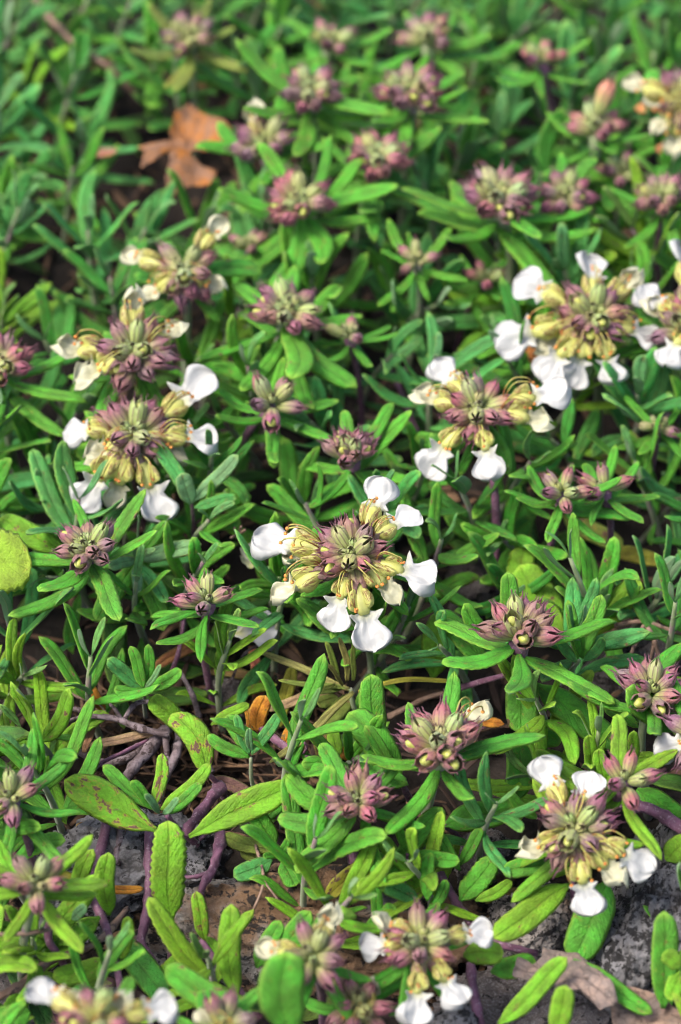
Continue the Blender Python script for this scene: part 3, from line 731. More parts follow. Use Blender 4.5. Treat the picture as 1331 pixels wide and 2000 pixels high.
hero('grey-green young shoot beside the orange leaves', [(505, 1560, .5), (492, 1525, 1.1), (490, 1480, 1.6)],
     [(488, 1480, 1.6, 408, 1436, 1.9, 27, GREEN), (486, 1470, 1.5, 442, 1398, 1.8, 34, GREEN), (487, 1474, 1.7, 462, 1398, 2.3, 20, BLUE), (492, 1474, 1.7, 546, 1394, 2.2, 25, BLUE), (490, 1470, 1.7, 487, 1425, 2.2, 15, GREY), (500, 1535, .9, 520, 1560, .8, 32, LIME, O(bend=1.3))], r=.05, mat=M_STEMG, ref='the grey-green young shoot')
hero('dark green shoot lying on the ochre ledge', [(600, 1720, .2), (565, 1690, .7), (545, 1660, 1.1)],
     [(537, 1655, 1.1, 493, 1588, 1.7, 42, GREEN), (552, 1662, 1.1, 645, 1605, 1.4, 40, GREEN), (532, 1678, 1.0, 458, 1708, 1.0, 40, BLUE), (552, 1682, 1.0, 578, 1728, .9, 40, GREEN), (570, 1690, .8, 650, 1640, 1.1, 36, OLIVE), (530, 1662, .9, 436, 1632, .9, 32, OLIVE), (545, 1668, 1.2, 518, 1672, 1.5, 16, GREEN), (548, 1668, 1.2, 560, 1640, 1.6, 16, GREEN), (530, 1670, .7, 470, 1660, .7, 34, OLIVE)], r=.05)
hero('two overlapping bright leaves left of the flowered bud head', [(800, 1560, .8), (790, 1540, 1.3), (780, 1520, 1.6)],
     [(738, 1440, 1.7, 726, 1322, 2.6, 52, GREEN), (785, 1525, 1.6, 684, 1388, 2.5, 66, GREEN, O(bend=.6, tipc=.6)), (688, 1512, 1.4, 594, 1492, 1.8, 34, GREEN), (790, 1530, 1.7, 718, 1420, 2.6, 28, GREEN), (660, 1480, .9, 650, 1422, 1.2, 28, LIME)])
hero('long creeping branch bearing broad leaves below the spiky buds', [(870, 1352, .8), (945, 1330, 1.3), (1000, 1315, 1.9)],
     [(1030, 1305, 1.9, 1022, 1428, 1.5, 66, GREEN, O(bend=.5)), (1048, 1335, 1.6, 1215, 1448, 1.1, 62, GREEN), (950, 1302, 1.7, 856, 1198, 2.4, 46, GREEN), (965, 1262, 1.9, 912, 1182, 2.7, 36, GREEN), (1002, 1245, 1.9, 994, 1122, 2.9, 38, GREEN),
      (1090, 1230, 1.0, 1018, 1105, 1.7, 80, LIME), (1165, 1240, 1.0, 1252, 1138, 1.7, 52, LIME), (1000, 1440, 1.2, 1096, 1442, 1.3, 38, GREEN), (845, 1325, 1.0, 868, 1195, 1.8, 58, LIME), (1110, 1270, 1.1, 1060, 1180, 1.6, 60, LIME), (1000, 1195, 1.0, 1020, 1065, 1.6, 56, LIME, O(serr=.05))])
hero('narrow four leaved shoot right of the spiky purple buds', [(1098, 1335, .9), (1115, 1312, 1.5), (1132, 1290, 2.0)],
     [(1128, 1288, 2.0, 1108, 1176, 2.8, 23, GREEN), (1136, 1286, 2.0, 1174, 1164, 2.8, 34, GREEN), (1126, 1294, 2.0, 1088, 1250, 2.3, 22, BLUE, O(bend=-.8)), (1140, 1292, 2.0, 1182, 1245, 2.4, 22, BLUE, O(bend=-.9)), (1132, 1284, 2.1, 1120, 1235, 2.7, 14, GREEN), (1134, 1284, 2.1, 1145, 1215, 2.8, 15, GREEN)], r=.055, mat=M_STEMG)
hero('broad lime leaves hanging around the pale speckled stone', [(1125, 1790, .9), (1120, 1740, 1.3), (1118, 1680, 1.8)],
     [(1112, 1728, 1.5, 972, 1828, 1.5, 58, LIME, O(bend=.2)), (1185, 1720, 1.5, 1118, 1868, .9, 78, GREEN, O(bend=.2)), (1085, 1690, 1.6, 985, 1700, 1.7, 40, GREEN), (1120, 1700, 1.4, 1010, 1690, 1.2, 30, LIME)])
hero('stout upright leaf standing before the grey boulder', [(1300, 2010, .2), (1297, 1985, .6), (1295, 1960, 1.0)],
     [(1293, 1970, 1.0, 1294, 1788, 2.3, 54, GREEN, O(bend=.3, dmg=0)), (1330, 1890, 2.0, 1298, 1862, 2.2, 36, LIME), (1340, 1850, 1.6, 1310, 1950, 1.4, 40, LIME)], r=.06)
hero('lime leaves lying across the crumpled dead leaf', [(1010, 2030, .6), (985, 2010, .9), (975, 2000, 1.1)],
     [(975, 2002, 1.2, 1104, 1874, 1.9, 42, LIME, O(bend=-.2)), (1082, 2020, 1.5, 1102, 1928, 2.1, 46, LIME), (1122, 1872, 1.3, 1272, 1972, 1.2, 36, GREEN)])
hero('dark shoot spreading above the small dark stone', [(900, 1640, .6), (880, 1620, 1.0), (868, 1612, 1.3)],
     [(868, 1612, 1.3, 1002, 1578, 1.6, 58, GREEN), (1008, 1568, 1.1, 1016, 1452, 1.7, 56, GREEN), (1050, 1600, 1.4, 998, 1548, 2.0, 24, GREEN), (760, 1690, 1.2, 862, 1582, 1.9, 40, GREEN), (900, 1690, 1.1, 940, 1620, 1.6, 26, GREEN), (900, 1760, 1.0, 965, 1680, 1.5, 50, GREEN, O(serr=.05))])
hero('small cross shaped shoot above the lowest white flowers', [(770, 1800, .5), (790, 1720, 1.0), (796, 1668, 1.5)],
     [(797, 1666, 1.5, 862, 1580, 2.1, 38, GREEN), (793, 1664, 1.5, 776, 1616, 2.0, 20, GREEN), (792, 1670, 1.5, 745, 1712, 1.5, 36, GREEN), (800, 1672, 1.5, 895, 1680, 1.7, 34, GREEN), (796, 1690, 1.1, 730, 1672, 1.3, 28, GREEN), (820, 1760, 1.2, 745, 1725, 1.5, 38, BLUE), (835, 1760, 1.2, 842, 1668, 1.8, 30, GREEN), (840, 1780, 1.0, 872, 1720, 1.4, 24, GREEN), (740, 1800, 1.0, 735, 1725, 1.6, 24, GREEN), (715, 1820, .9, 770, 1770, 1.3, 40, GREEN)], r=.05)
hero('lime leaves standing beside the loose pink buds', [(1290, 1590, 1.0), (1230, 1570, 1.4), (1160, 1560, 1.6)],
     [(1152, 1505, 1.7, 1152, 1440, 2.4, 28, LIME), (1203, 1512, 1.8, 1204, 1452, 2.4, 27, LIME), (1238, 1495, 1.8, 1240, 1432, 2.5, 24, LIME), (1245, 1540, 1.7, 1345, 1605, 1.5, 52, GREEN), (1180, 1530, 1.7, 1170, 1465, 2.2, 30, LIME), (1300, 1680, 1.5, 1345, 1640, 1.8, 50, LIME)], r=.10)
hero('bright ribbed leaf standing up from the pink stem', [(500, 1975, .0), (440, 1900, .4), (392, 1835, .7)],
     [(462, 1948, .8, 455, 1772, 1.9, 50, LIME, O(roll=1.3)), (402, 1838, .7, 386, 1745, 1.4, 30, LIME, O(dmg=1)), (405, 1830, .6, 440, 1880, .5, 26, LIME), (390, 1835, .6, 300, 1905, .5, 26, LIME), (500, 1890, .9, 545, 1800, 1.6, 36, GREEN, O(bend=1.0)), (520, 1900, .9, 605, 1785, 1.7, 46, GREEN)], r=.075, ref='the bright ribbed leaf')
hero('broad dark leaf very near at the bottom edge', [(560, 2060, 1.8), (560, 2030, 2.2), (560, 2010, 2.5)],
     [(560, 2020, 2.4, 562, 1868, 3.6, 92, GREEN), (500, 1995, 1.8, 325, 1888, 2.2, 58, GREEN), (480, 2010, 1.9, 420, 1950, 2.4, 40, GREEN)])
hero('purple stem with lime leaves running down the left rock', [(218, 1575, 1.0), (205, 1625, .95), (190, 1690, .8), (177, 1738, .9), (205, 1805, .7), (222, 1865, .6), (238, 1935, .5)],
     [(212, 1788, .9, 212, 1672, 1.9, 42, LIME), (195, 1790, .9, 92, 1868, .9, 46, LIME), (222, 1880, .8, 108, 1908, 1.0, 44, LIME), (225, 1830, .5, 312, 1948, .5, 58, DEEP), (240, 1875, .9, 250, 1795, 1.6, 28, LIME), (185, 1745, .9, 110, 1700, .9, 30, YELL), (180, 1740, .8, 280, 1732, .7, 18, ORAN), (140, 1790, .8, 180, 1665, 1.8, 36, LIME)], r=.105, ref='the purple stem on the left rock')
hero('leafy stem with purple joints near the bottom left corner', [(100, 1780, 1.6), (95, 1830, 1.2), (110, 1860, .9), (135, 1900, .4)],
     [(92, 1842, 1.1, -10, 1862, 1.2, 44, LIME), (92, 1836, 1.1, -20, 1810, 1.3, 30, LIME), (115, 1845, 1.0, 185, 1800, 1.1, 36, LIME), (60, 1975, .8, -20, 2000, 1.0, 60, GREEN), (140, 1795, 1.4, 165, 1770, 1.8, 24, GREY)], r=.09)
hero('spray of grey-green leaves right of the bristly buds', [(370, 1080, .8), (378, 1030, 1.6), (375, 980, 2.4)],
     [(374, 985, 2.4, 355, 928, 3.0, 36, GREY), (378, 980, 2.4, 462, 890, 3.1, 30, GREY), (372, 985, 2.4, 300, 862, 3.1, 32, BLUE), (380, 992, 2.4, 460, 972, 2.6, 24, BLUE), (385, 1025, 1.7, 468, 1020, 1.9, 34, GREEN), (390, 980, 2.2, 490, 965, 2.1, 34, GREEN), (368, 1030, 1.7, 320, 1040, 1.7, 26, GREEN)], r=.05, mat=M_STEMP)
hero('star shaped grey-green rosette between two left bud heads', [(285, 1180, .6), (275, 1130, 1.4), (268, 1095, 2.1)],
     [(270, 1092, 2.1, 388, 1060, 2.5, 36, GREY), (265, 1092, 2.1, 215, 1105, 2.3, 26, GREY), (268, 1100, 2.1, 270, 1155, 2.0, 22, GREY), (272, 1100, 2.1, 325, 1172, 2.0, 28, BLUE), (262, 1100, 1.9, 190, 1205, 1.8, 42, GREEN), (275, 1120, 1.8, 318, 1225, 1.6, 38, GREEN), (266, 1090, 2.2, 268, 1060, 2.7, 14, GREY), (268, 1090, 2.2, 300, 1072, 2.6, 14, GREY), (275, 1085, 2.0, 325, 1020, 2.5, 24, GREEN)], r=.05)
hero('yellowing rosette of needle leaves under the central flowers', [(700, 1420, .6), (690, 1375, 1.0), (685, 1345, 1.3)],
     [(685, 1345, 1.3, 508, 1264, 1.7, 18, TAN, O(table=NEEDLE, roll=1.6)), (680, 1345, 1.3, 548, 1328, 1.5, 14, OLIVE, O(table=NEEDLE, roll=1.6)), (692, 1352, 1.3, 532, 1482, 1.1, 19, TAN, O(table=NEEDLE, roll=1.6)), (700, 1348, 1.3, 892, 1330, 1.3, 11, YELL, O(table=NEEDLE)),
      (660, 1330, 1.3, 636, 1258, 2.0, 14, OLIVE, O(table=NEEDLE)), (680, 1330, 1.4, 664, 1250, 2.2, 14, TAN, O(table=NEEDLE)), (690, 1330, 1.4, 690, 1258, 2.2, 11, OLIVE, O(table=NEEDLE)), (655, 1338, 1.4, 605, 1340, 1.7, 11, OLIVE, O(table=NEEDLE)), (670, 1340, 1.4, 640, 1300, 2.0, 10, TAN, O(table=NEEDLE)), (668, 1346, 1.2, 598, 1356, 1.5, 10, OLIVE, O(table=NEEDLE)), (690, 1355, 1.0, 630, 1420, 1.0, 36, OLIVE), (660, 1360, .8, 620, 1370, .9, 30, OLIVE)], r=.06, mat=M_STEMG, ref='the yellowing needle rosette')
hero('young rosette above the bare woody stems', [(285, 1400, .4), (282, 1370, 1.0), (284, 1345, 1.5)],
     [(284, 1345, 1.5, 215, 1285, 2.0, 32, BLUE), (290, 1342, 1.5, 290, 1262, 2.2, 22, GREEN), (292, 1348, 1.5, 352, 1310, 1.9, 30, GREEN), (280, 1345, 1.6, 255, 1265, 2.2, 24, GREEN), (284, 1345, 1.6, 312, 1300, 2.1, 12, GREY), (282, 1350, 1.5, 225, 1345, 1.6, 26, GREEN)], r=.045, mat=M_STEMG)
hero('broad folded leaf in front of the right edge buds', [(1290, 1420, 1.5), (1300, 1430, 1.6), (1310, 1440, 1.7)],
     [(1315, 1425, 1.8, 1236, 1348, 3.0, 62, GREEN, O(bend=.3)), (1250, 1420, 1.6, 1185, 1382, 2.0, 24, GREEN), (1240, 1395, 1.5, 1130, 1335, 1.7, 28, GREEN)], r=.05)
hero('shiny round tipped leaf beside the lowest white flowers', [(1000, 1905, .9), (950, 1860, 1.2), (915, 1830, 1.4)],
     [(905, 1865, 1.5, 982, 1862, 1.6, 48, LIME), (960, 1900, 1.1, 1050, 1880, 1.0, 46, GREEN), (930, 1760, 1.2, 1000, 1720, 1.3, 26, LIME), (900, 1700, 1.2, 845, 1615, 1.9, 26, GREEN)], r=.06)

# ================================================================== LONE COLOURED LEAVES, DEAD LEAVES, TWIGS
def lone(name, lf, label, cat='leaf', group='fallen leaves'):
    b = at(*lf[:3]); o = lf[8] if len(lf) > 8 else {}
    r_ = leaf_px(None, Vector((0, 0, 0)), lf); r_.name = name
    r_['label'] = label; r_['category'] = cat; r_['group'] = group; return r_
lone('yellow_leaf', (500, 1428, .8, 518, 1362, 1.4, 38, ORAN, O(dmg=0)), 'broad orange yellow leaf standing above the grey-green young shoot')
lone('yellow_leaf', (548, 1462, .7, 582, 1402, 1.2, 30, ORAN, O(dmg=1)), 'narrow orange leaf with dark spots right of the broad orange one')
lone('yellow_leaf', (490, 1445, .6, 482, 1385, 1.1, 16, ORAN, O(dmg=1)), 'thin orange leaf edge left of the broad orange leaf')
lone('yellow_leaf', (548, 1420, .5, 572, 1300, .9, 28, YELL), 'long pale yellow leaf under the needle rosette')
lone('yellow_leaf', (205, 1392, .8, 172, 1338, 1.3, 22, ORAN), 'curled orange leaf above the bare twigs at left')
lone('yellow_leaf', (250, 1370, .7, 236, 1345, 1.1, 16, YELL), 'small yellow leaf tip near the curled orange leaf')
lone('yellow_leaf', (700, 1472, .6, 650, 1468, .8, 34, ORAN), 'orange leaf lying left of the two overlapping bright leaves')
lone('yellow_leaf', (632, 1758, .7, 736, 1668, 1.2, 40, YELL, O(dmg=1, bend=.8, cup=.5)), 'curled yellow leaf with a brown edge on the ledge')
lone('yellow_leaf', (1100, 1005, .8, 1215, 1060, .9, 44, OLIVE, O(dmg=1)), 'yellowish leaf under the small dark bud head')
lone('yellow_leaf', (1190, 1080, .9, 1290, 1098, 1.0, 34, YELL, O(dmg=0)), 'yellow green leaf with red edge near the right side')
lone('yellow_leaf', (985, 1415, .8, 930, 1405, .8, 22, ORAN), 'orange sliver of leaf right of the single white flower')
lone('yellow_leaf', (560, 1545, .8, 612, 1548, 1.3, 24, YELL, O(bend=1.0, dmg=1)), 'small arched yellow leaf above the ochre ledge')
lone('yellow_leaf', (-120, 1130, 2.6, 55, 1098, 3.0, 138, (.24, .38, .02), O(serr=.035, n=26, cup=.2)), 'large pale yellow green leaf cut off by the left edge')
lone('yellow_leaf', (125, 1080, 2.2, 0, 1012, 2.5, 50, LIME), 'lime leaf lying behind the bristly bud head')
lone('dry_leaf', (305, 1432, 1.0, 178, 1456, 1.0, 20, (.42, .25, .14), O(table=NEEDLE)), 'tan dry needle leaf on the bare woody stems')
lone('dry_leaf', (650, 1345, .9, 525, 1382, 1.0, 22, (.48, .30, .16), O(table=NEEDLE)), 'pinkish tan dry leaf below the needle rosette')
lone('dry_leaf', (420, 1240, .7, 300, 1300, .7, 26, (.40, .17, .06), O(table=NEEDLE)), 'brown strip leaf arching under the loose bud head')
lone('dry_leaf', (495, 1262, .4, 502, 1400, .5, 26, (.28, .09, .05), O(table=NEEDLE)), 'reddish brown dead strip hanging beside the central flowers')
lone('dry_leaf', (322, 1415, .9, 308, 1360, 1.3, 18, (.30, .13, .07), O(table=NEEDLE)), 'brown dead leaf standing among the bare stems')
lone('dry_leaf', (165, 1470, .7, 190, 1405, .9, 16, (.38, .18, .08), O(table=NEEDLE)), 'short rusty dry leaf beneath the curled orange leaf')
lone('dry_leaf', (600, 1640, .9, 572, 1588, 1.3, 18, (.25, .10, .05), O(table=NEEDLE)), 'small rusty dry leaf stuck up behind the ledge shoot')
lone('dry_leaf', (410, 1520, .9, 490, 1545, 1.0, 28, (.16, .07, .055), O(bend=.9)), 'folded dark brown dead leaf beside the torn lime leaf')
lone('dry_leaf', (1000, 705, 1.2, 1045, 680, 1.4, 50, (.55, .20, .05), O(bend=.5)), 'orange dead scrap under the fullest white flower head')
lone('dry_leaf', (1240, 210, 2.8, 1290, 208, 3.0, 30, (.60, .24, .09), O(bend=.5)), 'orange withered petal among the top right cream flowers')
lone('dry_leaf', (1280, 290, 2.4, 1340, 286, 2.6, 34, (.62, .26, .12), O(bend=.5)), 'salmon withered petal below the top right cream flowers')
lone('dry_leaf', (200, 1650, .5, 150, 1610, .7, 24, (.35, .15, .06), O(bend=.4)), 'rusty dead scrap on top of the grey limestone')
lone('dry_leaf', (20, 1800, .2, 60, 1850, .3, 34, (.45, .17, .04), O(bend=.4)), 'orange dead leaf under the soft bud head at left')

def dead_material():
    m, t, p, out = new_mat('dead_leaf'); n = N(t); u, v = n.uv(); P = n.n('ShaderNodeTexCoord').outputs['Object']
    base = n.info().outputs['Color']; nz = n.noise(260, 5, P, .65)
    col = n.hsv(base, .5, n.step(nz, .35, .65, .8, 1.15), n.step(nz, .3, .7, .55, 1.25))
    ang = n.math('ADD', n.math('MULTIPLY', u, 10.0), n.math('MULTIPLY', n.noise(110, 2, P), .6))
    vein = n.math('MULTIPLY', n.step(n.math('ABSOLUTE', n.math('SUBTRACT', n.math('FRACT', ang), .5)), .015, .06, 1.0, 0.0), n.step(v, .15, .9, 1.0, .35))
    vo = n.n('ShaderNodeTexVoronoi', feature='DISTANCE_TO_EDGE'); vo.inputs['Scale'].default_value = 700; t.links.new(P, vo.inputs['Vector'])
    net = n.step(vo.outputs[0], .0, .08, 1.0, 0.0)
    col = n.mix(n.math('MULTIPLY', vein, .6), col, n.hsv(base, .5, .9, .45)); col = n.mix(n.math('MULTIPLY', net, .3), col, n.hsv(base, .5, .9, .5))
    col = n.mix(n.math('MULTIPLY', n.step(n.noise(420, 4, P, .6), .60, .68), .7), col, (.05, .03, .02))
    n.put(p.inputs['Base Color'], col); p.inputs['Roughness'].default_value = .8
    n.put(p.inputs['Normal'], n.bump(n.math('ADD', n.math('MULTIPLY', vein, 2.0), n.math('ADD', n.math('MULTIPLY', net, .5), nz)), .6, .0005))
    add_translucent(n, p, out, col, .15); return m
M_CRUMP = dead_material()
def lobed(px, py, z, outline, label, color, lift=.25, seed=0, tilt=.0):
    """a dead lobed leaf: outline given as photo points, laid on a gently tilted sheet, crumpled and given thickness"""
    n_ = (UPV+TOC*tilt).normalized(); c = at(px, py, z); P = [on_plane(x, y, c, n_)-c for x, y in outline]
    V, F, UV = [], [], []; K = 5; ring = []
    for i, p in enumerate(P):
        q = P[(i+1) % len(P)]
        for k in range(K): ring.append(p.lerp(q, k/K)*(1+.05*noise.noise(Vector((i*3.1+k*.8, seed, 0)))))
    ns, nr = len(ring), 18
    for i in range(nr+1):
        f = .03+.97*i/nr
        for j, p in enumerate(ring):
            w_ = p*f; h = lift*(noise.noise(w_*1.3+Vector((seed, 0, 0)))+.55*abs(noise.noise(w_*1.9+Vector((0, seed, 0))))+.12*abs(noise.noise(w_*5)))+lift*.9*f**3*noise.noise(p*1.1+Vector((seed*2, 1, 0)))
            V.append(w_+n_*h); UV.append((j/ns, f))
    for i in range(nr):
        for j in range(ns): k = (j+1) % ns; F.append((i*ns+j, i*ns+k, (i+1)*ns+k, (i+1)*ns+j))
    F.append(tuple(range(ns))); m0 = len(V); fb = [tuple(m0+i for i in reversed(f)) for f in F]      # underside and rim
    V += [v-n_*.012 for v in V]; UV += UV; F += fb; e = nr*ns
    F += [(e+j, m0+e+j, m0+e+(j+1) % ns, e+(j+1) % ns) for j in range(ns)]
    o = link('dead_leaf', mesh_from('dead_leaf', V, F, [M_CRUMP], UV), None, Matrix.Translation(c*U), color)
    o['label'] = label; o['category'] = 'leaf'; o['group'] = 'dead leaves'; return o
lobed(350, 288, 2.3, [(332, 262), (345, 225), (372, 208), (405, 222), (440, 245), (456, 272), (425, 292), (385, 288), (366, 298), (372, 318), (392, 332), (425, 338), (408, 362), (376, 362), (352, 378), (330, 398), (324, 360), (334, 318), (330, 305), (308, 322), (276, 338), (286, 306), (270, 284), (305, 284), (335, 278)],
      'three-lobed orange brown dead leaf fallen among the blurred shoots', (.36, .15, .05), .26, 4, .35)
lobed(205, 298, 1.9, [(178, 300), (195, 285), (222, 288), (232, 300), (215, 312), (190, 312)], 'small pinkish dead leaf scrap far left of the lobed one', (.42, .19, .11), .15, 9, .3)
lobed(1085, 1905, 1.15, [(1000, 1908), (1012, 1868), (1040, 1880), (1058, 1862), (1062, 1842), (1100, 1846), (1132, 1858), (1150, 1888), (1178, 1925), (1205, 1975), (1170, 1992), (1130, 1962), (1085, 1958), (1050, 1940), (1030, 1925)],
      'large crumpled grey brown dead leaf among the bottom rocks', (.27, .20, .165), .42, 3, .2)
lobed(1250, 1985, .8, [(1190, 1960), (1225, 1938), (1262, 1950), (1300, 1965), (1335, 1985), (1330, 2030), (1250, 2040), (1200, 2010)], 'smaller crumpled brown dead leaf at the bottom right edge', (.25, .175, .135), .36, 8, .2)
LAND += [(368, 300, 'the orange dead leaf'), (1110, 1930, 'the crumpled dead leaf')]

def twig(label, pts, r, mat, name='creeping_stem', branches=(), cat='stem', group='bare creeping stems', r1=None):
    P0 = [at(*p) for p in pts]; b0 = P0[0]; root = thing(name, b0, label, cat, group)
    for k, (pp, rr) in enumerate([(P0, r)]+[([at(*p) for p in b[0]], b[1]) for b in branches]):
        P = smooth_path(pp, 7); m = len(P)
        rad = [rr*.84*(1+.22*(1 if i % 6 == 0 else 0))*(1-.3*i/m) for i in range(m)]
        V, F, UV = tube(P, rad, 9, wob=.5, seed=k); put_mesh('stem' if k == 0 else 'branch', root, b0, V, F, UV, mat)
    return root
twig('thick grey woody stem knot below the orange leaves', [(350, 1395, .6), (300, 1455, .9), (250, 1512, .9), (235, 1545, .5)], .13, M_BARK, branches=[([(345, 1400, .5), (270, 1470, .8), (205, 1490, .7), (150, 1465, .6)], .09), ([(350, 1400, .5), (345, 1470, .9), (318, 1530, .9), (310, 1570, .7)], .10), ([(330, 1410, .6), (325, 1450, 1.0), (330, 1510, .8)], .07), ([(375, 1420, .5), (390, 1470, .8), (415, 1510, .7)], .09)])
twig('pale bare twig forking left above the woody knot', [(330, 1435, 1.1), (270, 1420, 1.2), (220, 1402, 1.2), (120, 1378, 1.0)], .07, M_BARK, branches=[([(240, 1410, 1.2), (265, 1375, 1.3), (300, 1370, 1.3)], .05), ([(230, 1405, 1.2), (160, 1400, 1.2), (90, 1428, 1.0)], .05), ([(240, 1408, 1.2), (225, 1385, 1.4), (215, 1375, 1.5)], .04)])
twig('thick purple stem arching down beside the big lime leaf', [(432, 1538, .9), (410, 1560, 1.1), (380, 1600, 1.1), (362, 1628, .9)], .125, M_STEMP)
twig('purple stem with a knee joint on the rock face', [(432, 1605, .8), (428, 1660, .9), (415, 1695, .9), (395, 1735, .7), (390, 1790, .3)], .105, M_STEMP, branches=[([(408, 1705, .85), (380, 1712, .8), (350, 1715, .7)], .045)])
twig('straight purple stem left of the scalloped leaf', [(294, 1620, .9), (292, 1700, .7), (288, 1780, .4), (276, 1840, .2), (300, 1880, 0)], .10, M_STEMP)
twig('stubby grey stem beside the purple one on limestone', [(240, 1610, .8), (232, 1660, .8), (228, 1690, .7)], .09, M_BARK)
twig('slim purple stem crossing the ochre ledge', [(588, 1640, .8), (608, 1710, .7), (637, 1765, .6), (650, 1830, .2)], .075, M_STEMP)
twig('dark purple stem under the purple buds by the ledge', [(672, 1630, .8), (695, 1690, .6), (702, 1760, .4), (700, 1830, .1)], .085, M_STEMP)
twig('long purple stem running behind the lowest white flowers', [(860, 1710, .7), (915, 1795, .8), (975, 1842, .8), (1050, 1862, .6)], .085, M_STEMP)
twig('thick purple branch entering from the right edge above the boulder', [(1360, 1640, 1.6), (1290, 1590, 1.7), (1230, 1572, 1.7), (1190, 1570, 1.5)], .13, M_STEMP)
twig('dark stem rising at the bottom beside the pebble', [(945, 2030, .2), (930, 1960, .7), (918, 1880, .9)], .10, M_STEMP)
twig('brown twig sloping across the bottom left corner', [(-20, 1955, .8), (40, 1925, .9), (95, 1880, .9), (190, 1840, .7), (250, 1775, .5)], .085, M_TWIG)
twig('thin dark twig crossing leaves at the left edge', [(-20, 1826, 1.9), (60, 1822, 1.9), (120, 1812, 1.8)], .045, M_TWIG)
twig('bare forked twig over the flat mauve stone', [(1262, 1215, 1.5), (1240, 1260, 1.4), (1222, 1310, 1.2)], .05, M_TWIG, branches=[([(1262, 1215, 1.5), (1282, 1262, 1.4), (1295, 1310, 1.2)], .055), ([(1200, 1222, 1.4), (1262, 1215, 1.5), (1340, 1242, 1.4)], .05), ([(1278, 1255, 1.4), (1268, 1300, 1.2)], .035)])
twig('grey bare stem slanting below the fullest flower head', [(1222, 762, 1.6), (1260, 790, 1.5), (1310, 815, 1.3)], .075, M_BARK)
twig('thin dark curved twig beside the small brown stone', [(515, 1255, 1.0), (475, 1280, 1.0), (450, 1335, .8)], .03, M_BARK)
twig('dark twig bent upward by the young rosette', [(390, 1400, .6), (375, 1355, 1.0), (352, 1310, 1.2)], .06, M_BARK)
twig('purple stem carrying the yellow leaves below the needle rosette', [(500, 1410, .8), (545, 1450, .9), (590, 1475, .9), (650, 1500, .6)], .085, M_STEMP, branches=[([(590, 1475, .9), (600, 1460, 1.1), (595, 1450, 1.2)], .03)])
twig('pinkish stem in the dark hollow above the central flowers', [(815, 850, .6), (785, 770, 1.0), (765, 720, 1.2)], .07, M_STEMP)
twig('brown dead stalk lying in the dark hollow', [(670, 800, .4), (720, 815, .5), (790, 822, .5)], .07, M_TWIG)
twig('brown stem running left from the spiky purple buds', [(760, 1400, .5), (830, 1365, .9), (880, 1350, 1.0)], .06, M_TWIG)
twig('pale blurred stem crossing the top left corner', [(60, -10, 1.8), (130, 70, 1.9), (210, 130, 1.8), (280, 200, 1.0)], .10, M_TWIG)
twig('short black dead stub beside the purple buds', [(632, 1512, 1.2), (620, 1540, 1.3), (612, 1565, 1.2)], .035, M_TWIG)
twig('tiny dried flower stub left of the central flowers', [(470, 1060, 1.6), (465, 1045, 1.9), (458, 1030, 2.1)], .035, M_TWIG, branches=[([(465, 1045, 1.9), (480, 1035, 2.2)], .03), ([(465, 1045, 1.9), (452, 1050, 2.1)], .03), ([(465, 1045, 1.9), (472, 1028, 2.2)], .03)])

pt = link('fallen_petal', LIPS['o'][3], None, place(at(458, 1238, 1.3), basis(RIGHT+Vector((0, .2, 0)), UPV+TOC), .8), (.455, .46, .465))
pt['label'] = 'fallen white petal lying left of the central flower head'; pt['category'] = 'petal'
pt = link('fallen_petal', LIPS['c'][1], None, place(at(490, 1110, 1.4), basis(Vector((.1, 1, .2)), UPV+TOC), .8), (.42, .42, .30))
pt['label'] = 'small cream petal caught in shade beside the dried stub'; pt['category'] = 'petal'
twig('wiry purple stem climbing the left side of the scarred leaf', [(150, 1560, .6), (185, 1500, 1.0), (240, 1470, 1.1), (290, 1445, .9)], .05, M_STEMP)
twig('wiry purple stem beneath the right big lime leaf', [(560, 1600, .6), (500, 1590, .9), (440, 1600, .8), (390, 1640, .7)], .055, M_STEMP, branches=[([(500, 1590, .9), (480, 1570, 1.1), (470, 1555, 1.2)], .03)])
twig('thin dry twig hanging over the ochre ledge', [(500, 1650, .9), (515, 1720, 1.0), (490, 1790, .8)], .032, M_TWIG, branches=[([(515, 1720, 1.0), (545, 1760, .9)], .024)])
twig('purple stem slanting between the left bud heads', [(330, 1330, .6), (350, 1270, 1.1), (362, 1190, 1.6)], .05, M_STEMP)
twig('fine forked dry twig lying by the curled orange leaf', [(110, 1330, .9), (160, 1365, 1.0), (225, 1372, 1.1)], .03, M_TWIG, branches=[([(160, 1365, 1.0), (185, 1345, 1.2)], .022), ([(190, 1370, 1.0), (215, 1400, 1.0)], .022)])
# ================================================================== LEAFY CARPET: single shoots
def hero_zone(px, py):       # the front, where shoots are set by hand above
    return 120 < px < 1331 and py > 1290 and not (px < 130)
HP = [(x, y, 1.0 if not f else 1.55) for (x, y, z, s, r_, l, f, k) in HEADS]
spots = []; tries = 0
while tries < 14000 and len(spots) < 290:
    tries += 1
    py = rnd(-70, 1990); px = rnd(-90, 1420)
    z = rnd(1.5, 2.6); p = at(px, py, z); sc = ppc(p)
    if in_gap(px, py, 1.22): continue
    if hero_zone(px, py) and rnd(0, 1) < (.93 if px < 430 or py < 1560 else .80): continue
    if any(math.hypot(px-x, (py-y)*1.0) < 74*k*sc/115 for x, y, k in HP): continue
    if any((p-q[0]).length < (1.3 if py < 650 else 1.15) for q in spots): continue
    spots.append((p, px, py))
TONES = [('green', GREEN, 5), ('blue-green', BLUE, 4), ('deep green', DEEP, 2), ('lime green', LIME, 1)]
used = set(); FORM = ['leafy shoot', 'leafy sprig', 'leaf rosette', 'leafy tuft']
